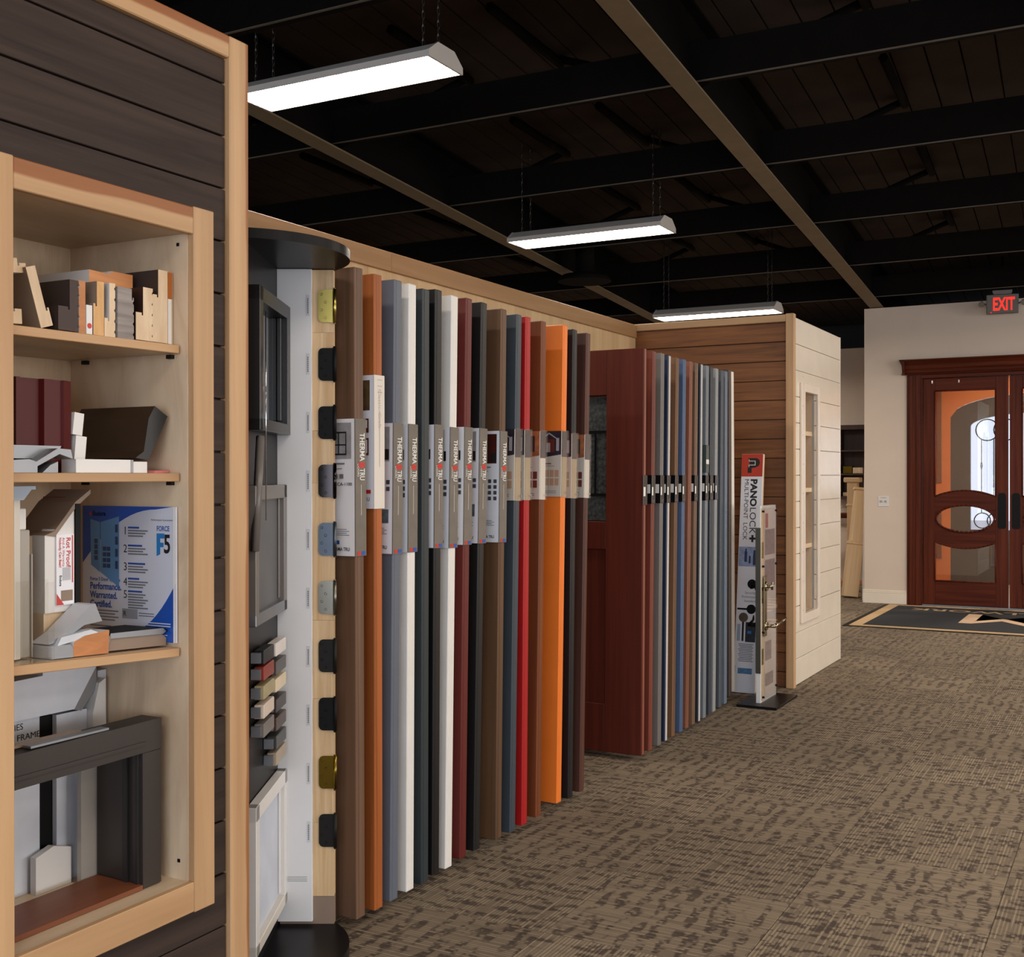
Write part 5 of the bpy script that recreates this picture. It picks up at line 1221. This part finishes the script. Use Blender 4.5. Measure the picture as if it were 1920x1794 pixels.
# entrance mat, lettered to be read by someone coming in
mt = thing('entrance_mat', 'black entrance mat with tan border and lettering upside down', 'mat', (-0.95, 12.17, 0))
m_mat = paint('black_mat_pile', (34, 36, 40), rough=0.95, var=0.2, scale=200)
m_tan = paint('tan_mat_pile', (206, 172, 128), rough=0.95, var=0.1, scale=200)
box('rubber_edge', (-1.56, 1.56), (-1.03, 1.03), (0.0, 0.006), m_hblack, mt, bevel=0.003)
box('pile', (-1.39, 1.39), (-0.92, 0.92), (0.006, 0.0115), m_mat, mt)
for (x, y) in (((-1.50, -1.39), (-1.0, 1.0)), ((1.39, 1.50), (-1.0, 1.0)), ((-1.39, 1.39), (-1.0, -0.92)), ((-1.39, 1.39), (0.92, 1.0))):
    box('border', x, y, (0.006, 0.011), m_tan, mt)
m_matletter = paint('mat_letter_tan', (220, 186, 152), rough=0.9)
text('mat_lettering', 'SM', 1.15, m_matletter, mt, ((0.0, 0.42, 0.0117), (-1, 0, 0), (0, -1, 0)), align='CENTER', bold=0.012, sx=0.95)
text('mat_lettering', 'CREEK MILLWORK', 0.24, m_tan, mt, ((0.0, 0.72, 0.0117), (-1, 0, 0), (0, -1, 0)), align='CENTER', bold=0.004, sx=1.2)

# ------------------------------------------------------------------ vestibule behind the glass and the arched outer door
vs = struct('wall_vestibule', label='orange vestibule wall with an arched outer door')
VY = 16.3
xc, aw, ah, spr = -1.15, 1.10, 0.30, 2.19
N_ = 24
V, F = [], []
for i in range(N_ + 1):
    x = xc - aw + 2 * aw * i / N_
    z = spr + ah * math.sqrt(max(0, 1 - ((x - xc) / aw) ** 2))
    V += [(x, VY, z), (x, VY, 3.0)]
for i in range(N_): k = 2 * i; F.append((k, k + 2, k + 3, k + 1))
mk('arch_wall', V, F, m_orange, vs)
box('wall_panel', (-2.62, xc - aw), (VY, VY + 0.1), (0, 3.0), m_orange, vs)
box('wall_panel', (xc + aw, 2.5), (VY, VY + 0.1), (0, 3.0), m_orange, vs)
box('wall_panel', (2.5, 2.6), (13.46, VY), (0, 3.0), m_orange, vs)
box('vestibule_ceiling', (-2.62, 2.5), (13.46, VY), (3.0, 3.03), m_black, vs)
box('vestibule_floor', (-2.62, 2.5), (13.47, 17.0), (-0.006, 0.002), paint('vestibule_tile', (150, 140, 128), rough=0.5), vs)
m_dkdoor = paint('dark_grey_door', (84, 80, 76), rough=0.45)
d2 = struct('door_2', label='dark arched outer door with leaded glass')
def arch_strip(name, aw0, ah0, s0, aw1, ah1, s1, y0, y1, mat, bottom):
    """band between two arches including the legs down to given heights"""
    def path(aw_, ah_, s_, zb_):
        p = [(xc - aw_, zb_)]
        for i in range(N_ + 1):
            t = PI - PI * i / N_
            p.append((xc + aw_ * math.cos(t), s_ + ah_ * math.sin(t)))
        p.append((xc + aw_, zb_)); return p
    A, B = path(aw0, ah0, s0, bottom[0]), path(aw1, ah1, s1, bottom[1])
    V, F = [], []
    for (p, q) in zip(A, B):
        V += [(p[0], y0, p[1]), (q[0], y0, q[1]), (p[0], y1, p[1]), (q[0], y1, q[1])]
    for i in range(len(A) - 1):
        k = 4 * i
        F += [(k, k + 1, k + 5, k + 4), (k + 2, k + 6, k + 7, k + 3), (k + 1, k + 3, k + 7, k + 5), (k, k + 4, k + 6, k + 2)]
    return mk(name, V, F, mat, d2)
arch_strip('door_frame', aw, ah, spr, 0.855, 0.17, 2.07, VY + 0.02, VY + 0.09, m_dkdoor, (0.0, 0.0))
box('lower_panel', (xc - 0.855, xc + 0.855), (VY + 0.02, VY + 0.09), (0.0, 0.71), m_dkdoor, d2)
box('meeting_stile', (xc - 0.09, xc + 0.09), (VY + 0.02, VY + 0.09), (0.71, 2.24), m_dkdoor, d2)
box('glass_pane', (xc - 0.855, xc + 0.855), (VY + 0.05, VY + 0.056), (0.70, 2.245), glass('outer_pane', (0.95, 0.96, 0.98), refl=0.04), d2)
def circ(cx, cz, r, n=20): return [(cx + r * math.cos(2 * PI * q / n), VY + 0.045, cz + r * math.sin(2 * PI * q / n)) for q in range(n)]
for cx in (-1.80, -1.58): polyline('lead_came', circ(cx, 2.02, 0.14), 0.008, m_hblack, d2, closed=True)
for cx in (-1.86, -1.70): polyline('lead_came', circ(cx, 0.83, 0.10), 0.008, m_hblack, d2, closed=True)
for x in (-1.87, -1.72): polyline('lead_came', [(x, VY + 0.045, 0.93), (x, VY + 0.045, 1.90)], 0.007, m_hblack, d2)
for x in (-1.87,): tubes('came_rosette', [((x, VY + 0.04, 1.55), (x, VY + 0.04, 1.62), 0.016, 0.004), ((x, VY + 0.04, 1.55), (x, VY + 0.04, 1.48), 0.016, 0.004)], m_hblack, d2, n=8)
# brown strips on the orange wall, each an upright with a foot
m_wstrip = paint('brown_wall_strip', (126, 84, 56), rough=0.5)
for (z0, z1) in ((1.32, 2.62), (0.32, 1.12)):
    box('wall_strip', (-2.42, -2.36), (VY - 0.02, VY - 0.001), (z0, z1), m_wstrip, vs, bevel=0.004)
    box('wall_strip', (-2.60, -2.42), (VY - 0.02, VY - 0.001), (z0, z0 + 0.06), m_wstrip, vs, bevel=0.004)
# vestibule ceiling lamp
vl = thing('vestibule_light', 'round ceiling lamp in the vestibule behind the entrance glass', 'ceiling light', (-0.6, 14.9, 2.93))
disc('canopy', (0, 0), 0.17, 0.04, 0.069, m_fixture, vl, n=28)
disc('diffuser', (0, 0), 0.15, 0.0, 0.04, emit('warm_diffuser', (1.0, 0.86, 0.70), 330.0), vl, n=28)
# what lies outside
og = struct('ground_outside'); box('paving', (-12, 12), (17.2, 40), (-0.1, -0.02), paint('outdoor_paving', (190, 188, 190), rough=0.9), og)

# ------------------------------------------------------------------ stair display in the recess beyond the end partition
dc = thing('wall_cabinet', 'dark brown open wall cabinet with samples in the far recess', 'cabinet', (-3.45, 15.85, 0))
m_dcab = wood('dark_cabinet_stain', (52, 34, 27), (76, 52, 42), axis='z', var=0.04)
box('back_panel', (-0.45, 0.68), (-0.02, -0.001), (1.11, 2.09), m_dcab, dc)
box('stile', (-0.20, -0.085), (-0.30, -0.021), (1.11, 2.09), m_dcab, dc); box('stile', (0.60, 0.68), (-0.30, -0.021), (1.11, 2.09), m_dcab, dc)
box('top_board', (-0.20, 0.68), (-0.30, -0.021), (2.03, 2.09), m_dcab, dc); box('bottom_board', (-0.20, 0.68), (-0.30, -0.021), (1.11, 1.15), m_dcab, dc)
for z in (1.76, 1.45): box('shelf', (-0.085, 0.60), (-0.29, -0.021), (z - 0.02, z), m_dcab, dc)
for (lab, x0, x1, z0, z1, m) in (('yellow striped sample block on the wall cabinet shelf', -3.50, -3.38, 1.451, 1.55, m_abrass), ('pale spindle sample block on the wall cabinet shelf', -3.37, -3.24, 1.451, 1.53, m_rawend), ('pale board lying at the bottom of the wall cabinet', -3.50, -3.2, 1.151, 1.20, m_rawend)):
    o = box('sample_block', (x0, x1), (15.60, 15.75), (z0, z1), m, None, bevel=0.004); tag(o, lab, 'wood sample')
sr = thing('stair_rail_display', 'short stair rail display with black iron balusters in the recess', 'railing', (-3.5, 15.5, 0))
box('handrail', (-0.6, 0.7), (-0.05, 0.05), (0.865, 0.925), m_mahog_x, sr, bevel=0.01)
box('bottom_rail', (-0.6, 0.7), (-0.05, 0.05), (0.0, 0.05), m_redwoodend, sr, bevel=0.004)
for x in (-0.45, -0.23, -0.02, 0.2, 0.42):
    tubes('baluster', [((x, 0, 0.05), (x, 0, 0.865), 0.009), ((x, 0, 0.05), (x, 0, 0.085), 0.022, 0.012)], m_hblack, sr, n=8)
o = box('ledge', (-4.6, -2.8), (15.72, 15.848), (0.93, 0.995), m_wall, None); tag(o, 'grey ledge below the dark wall cabinet', 'ledge')
nw = thing('newel_post', 'pale square box newel post leaning on the wall corner', 'newel post', (-3.02, 13.80, 0.0), rot=(-0.07, 0.115, 0.35))
m_newel = wood('pale_poplar', (214, 178, 132), (236, 206, 164), axis='z', across=20, along=0.8, var=0.03)
box('lower_box', (-0.085, 0.085), (-0.085, 0.085), (0.012, 0.62), m_newel, nw, bevel=0.003)
box('collar', (-0.092, 0.092), (-0.092, 0.092), (0.62, 0.655), m_newel, nw, bevel=0.004)
box('shaft', (-0.07, 0.07), (-0.07, 0.07), (0.655, 1.26), m_newel, nw, bevel=0.003)
box('upper_collar', (-0.085, 0.085), (-0.085, 0.085), (1.26, 1.29), m_newel, nw, bevel=0.004)
nw2 = thing('newel_post', 'upright pale newel post with a flat cap behind the leaning one', 'newel post', (-3.13, 14.5, 0.0))
box('shaft', (-0.06, 0.06), (-0.06, 0.06), (0.001, 1.34), m_newel, nw2, bevel=0.003)
box('band', (-0.07, 0.07), (-0.07, 0.07), (1.05, 1.075), m_newel, nw2, bevel=0.003)
box('cap', (-0.095, 0.095), (-0.095, 0.095), (1.34, 1.40), m_newel, nw2, bevel=0.01)
o = box('white_board', (-2.80, -2.772), (13.50, 13.60), (0.0, 1.66), m_white, None, rot=(0.02, 0.02, 0)); tag(o, 'narrow white board standing against the wall corner', 'board')
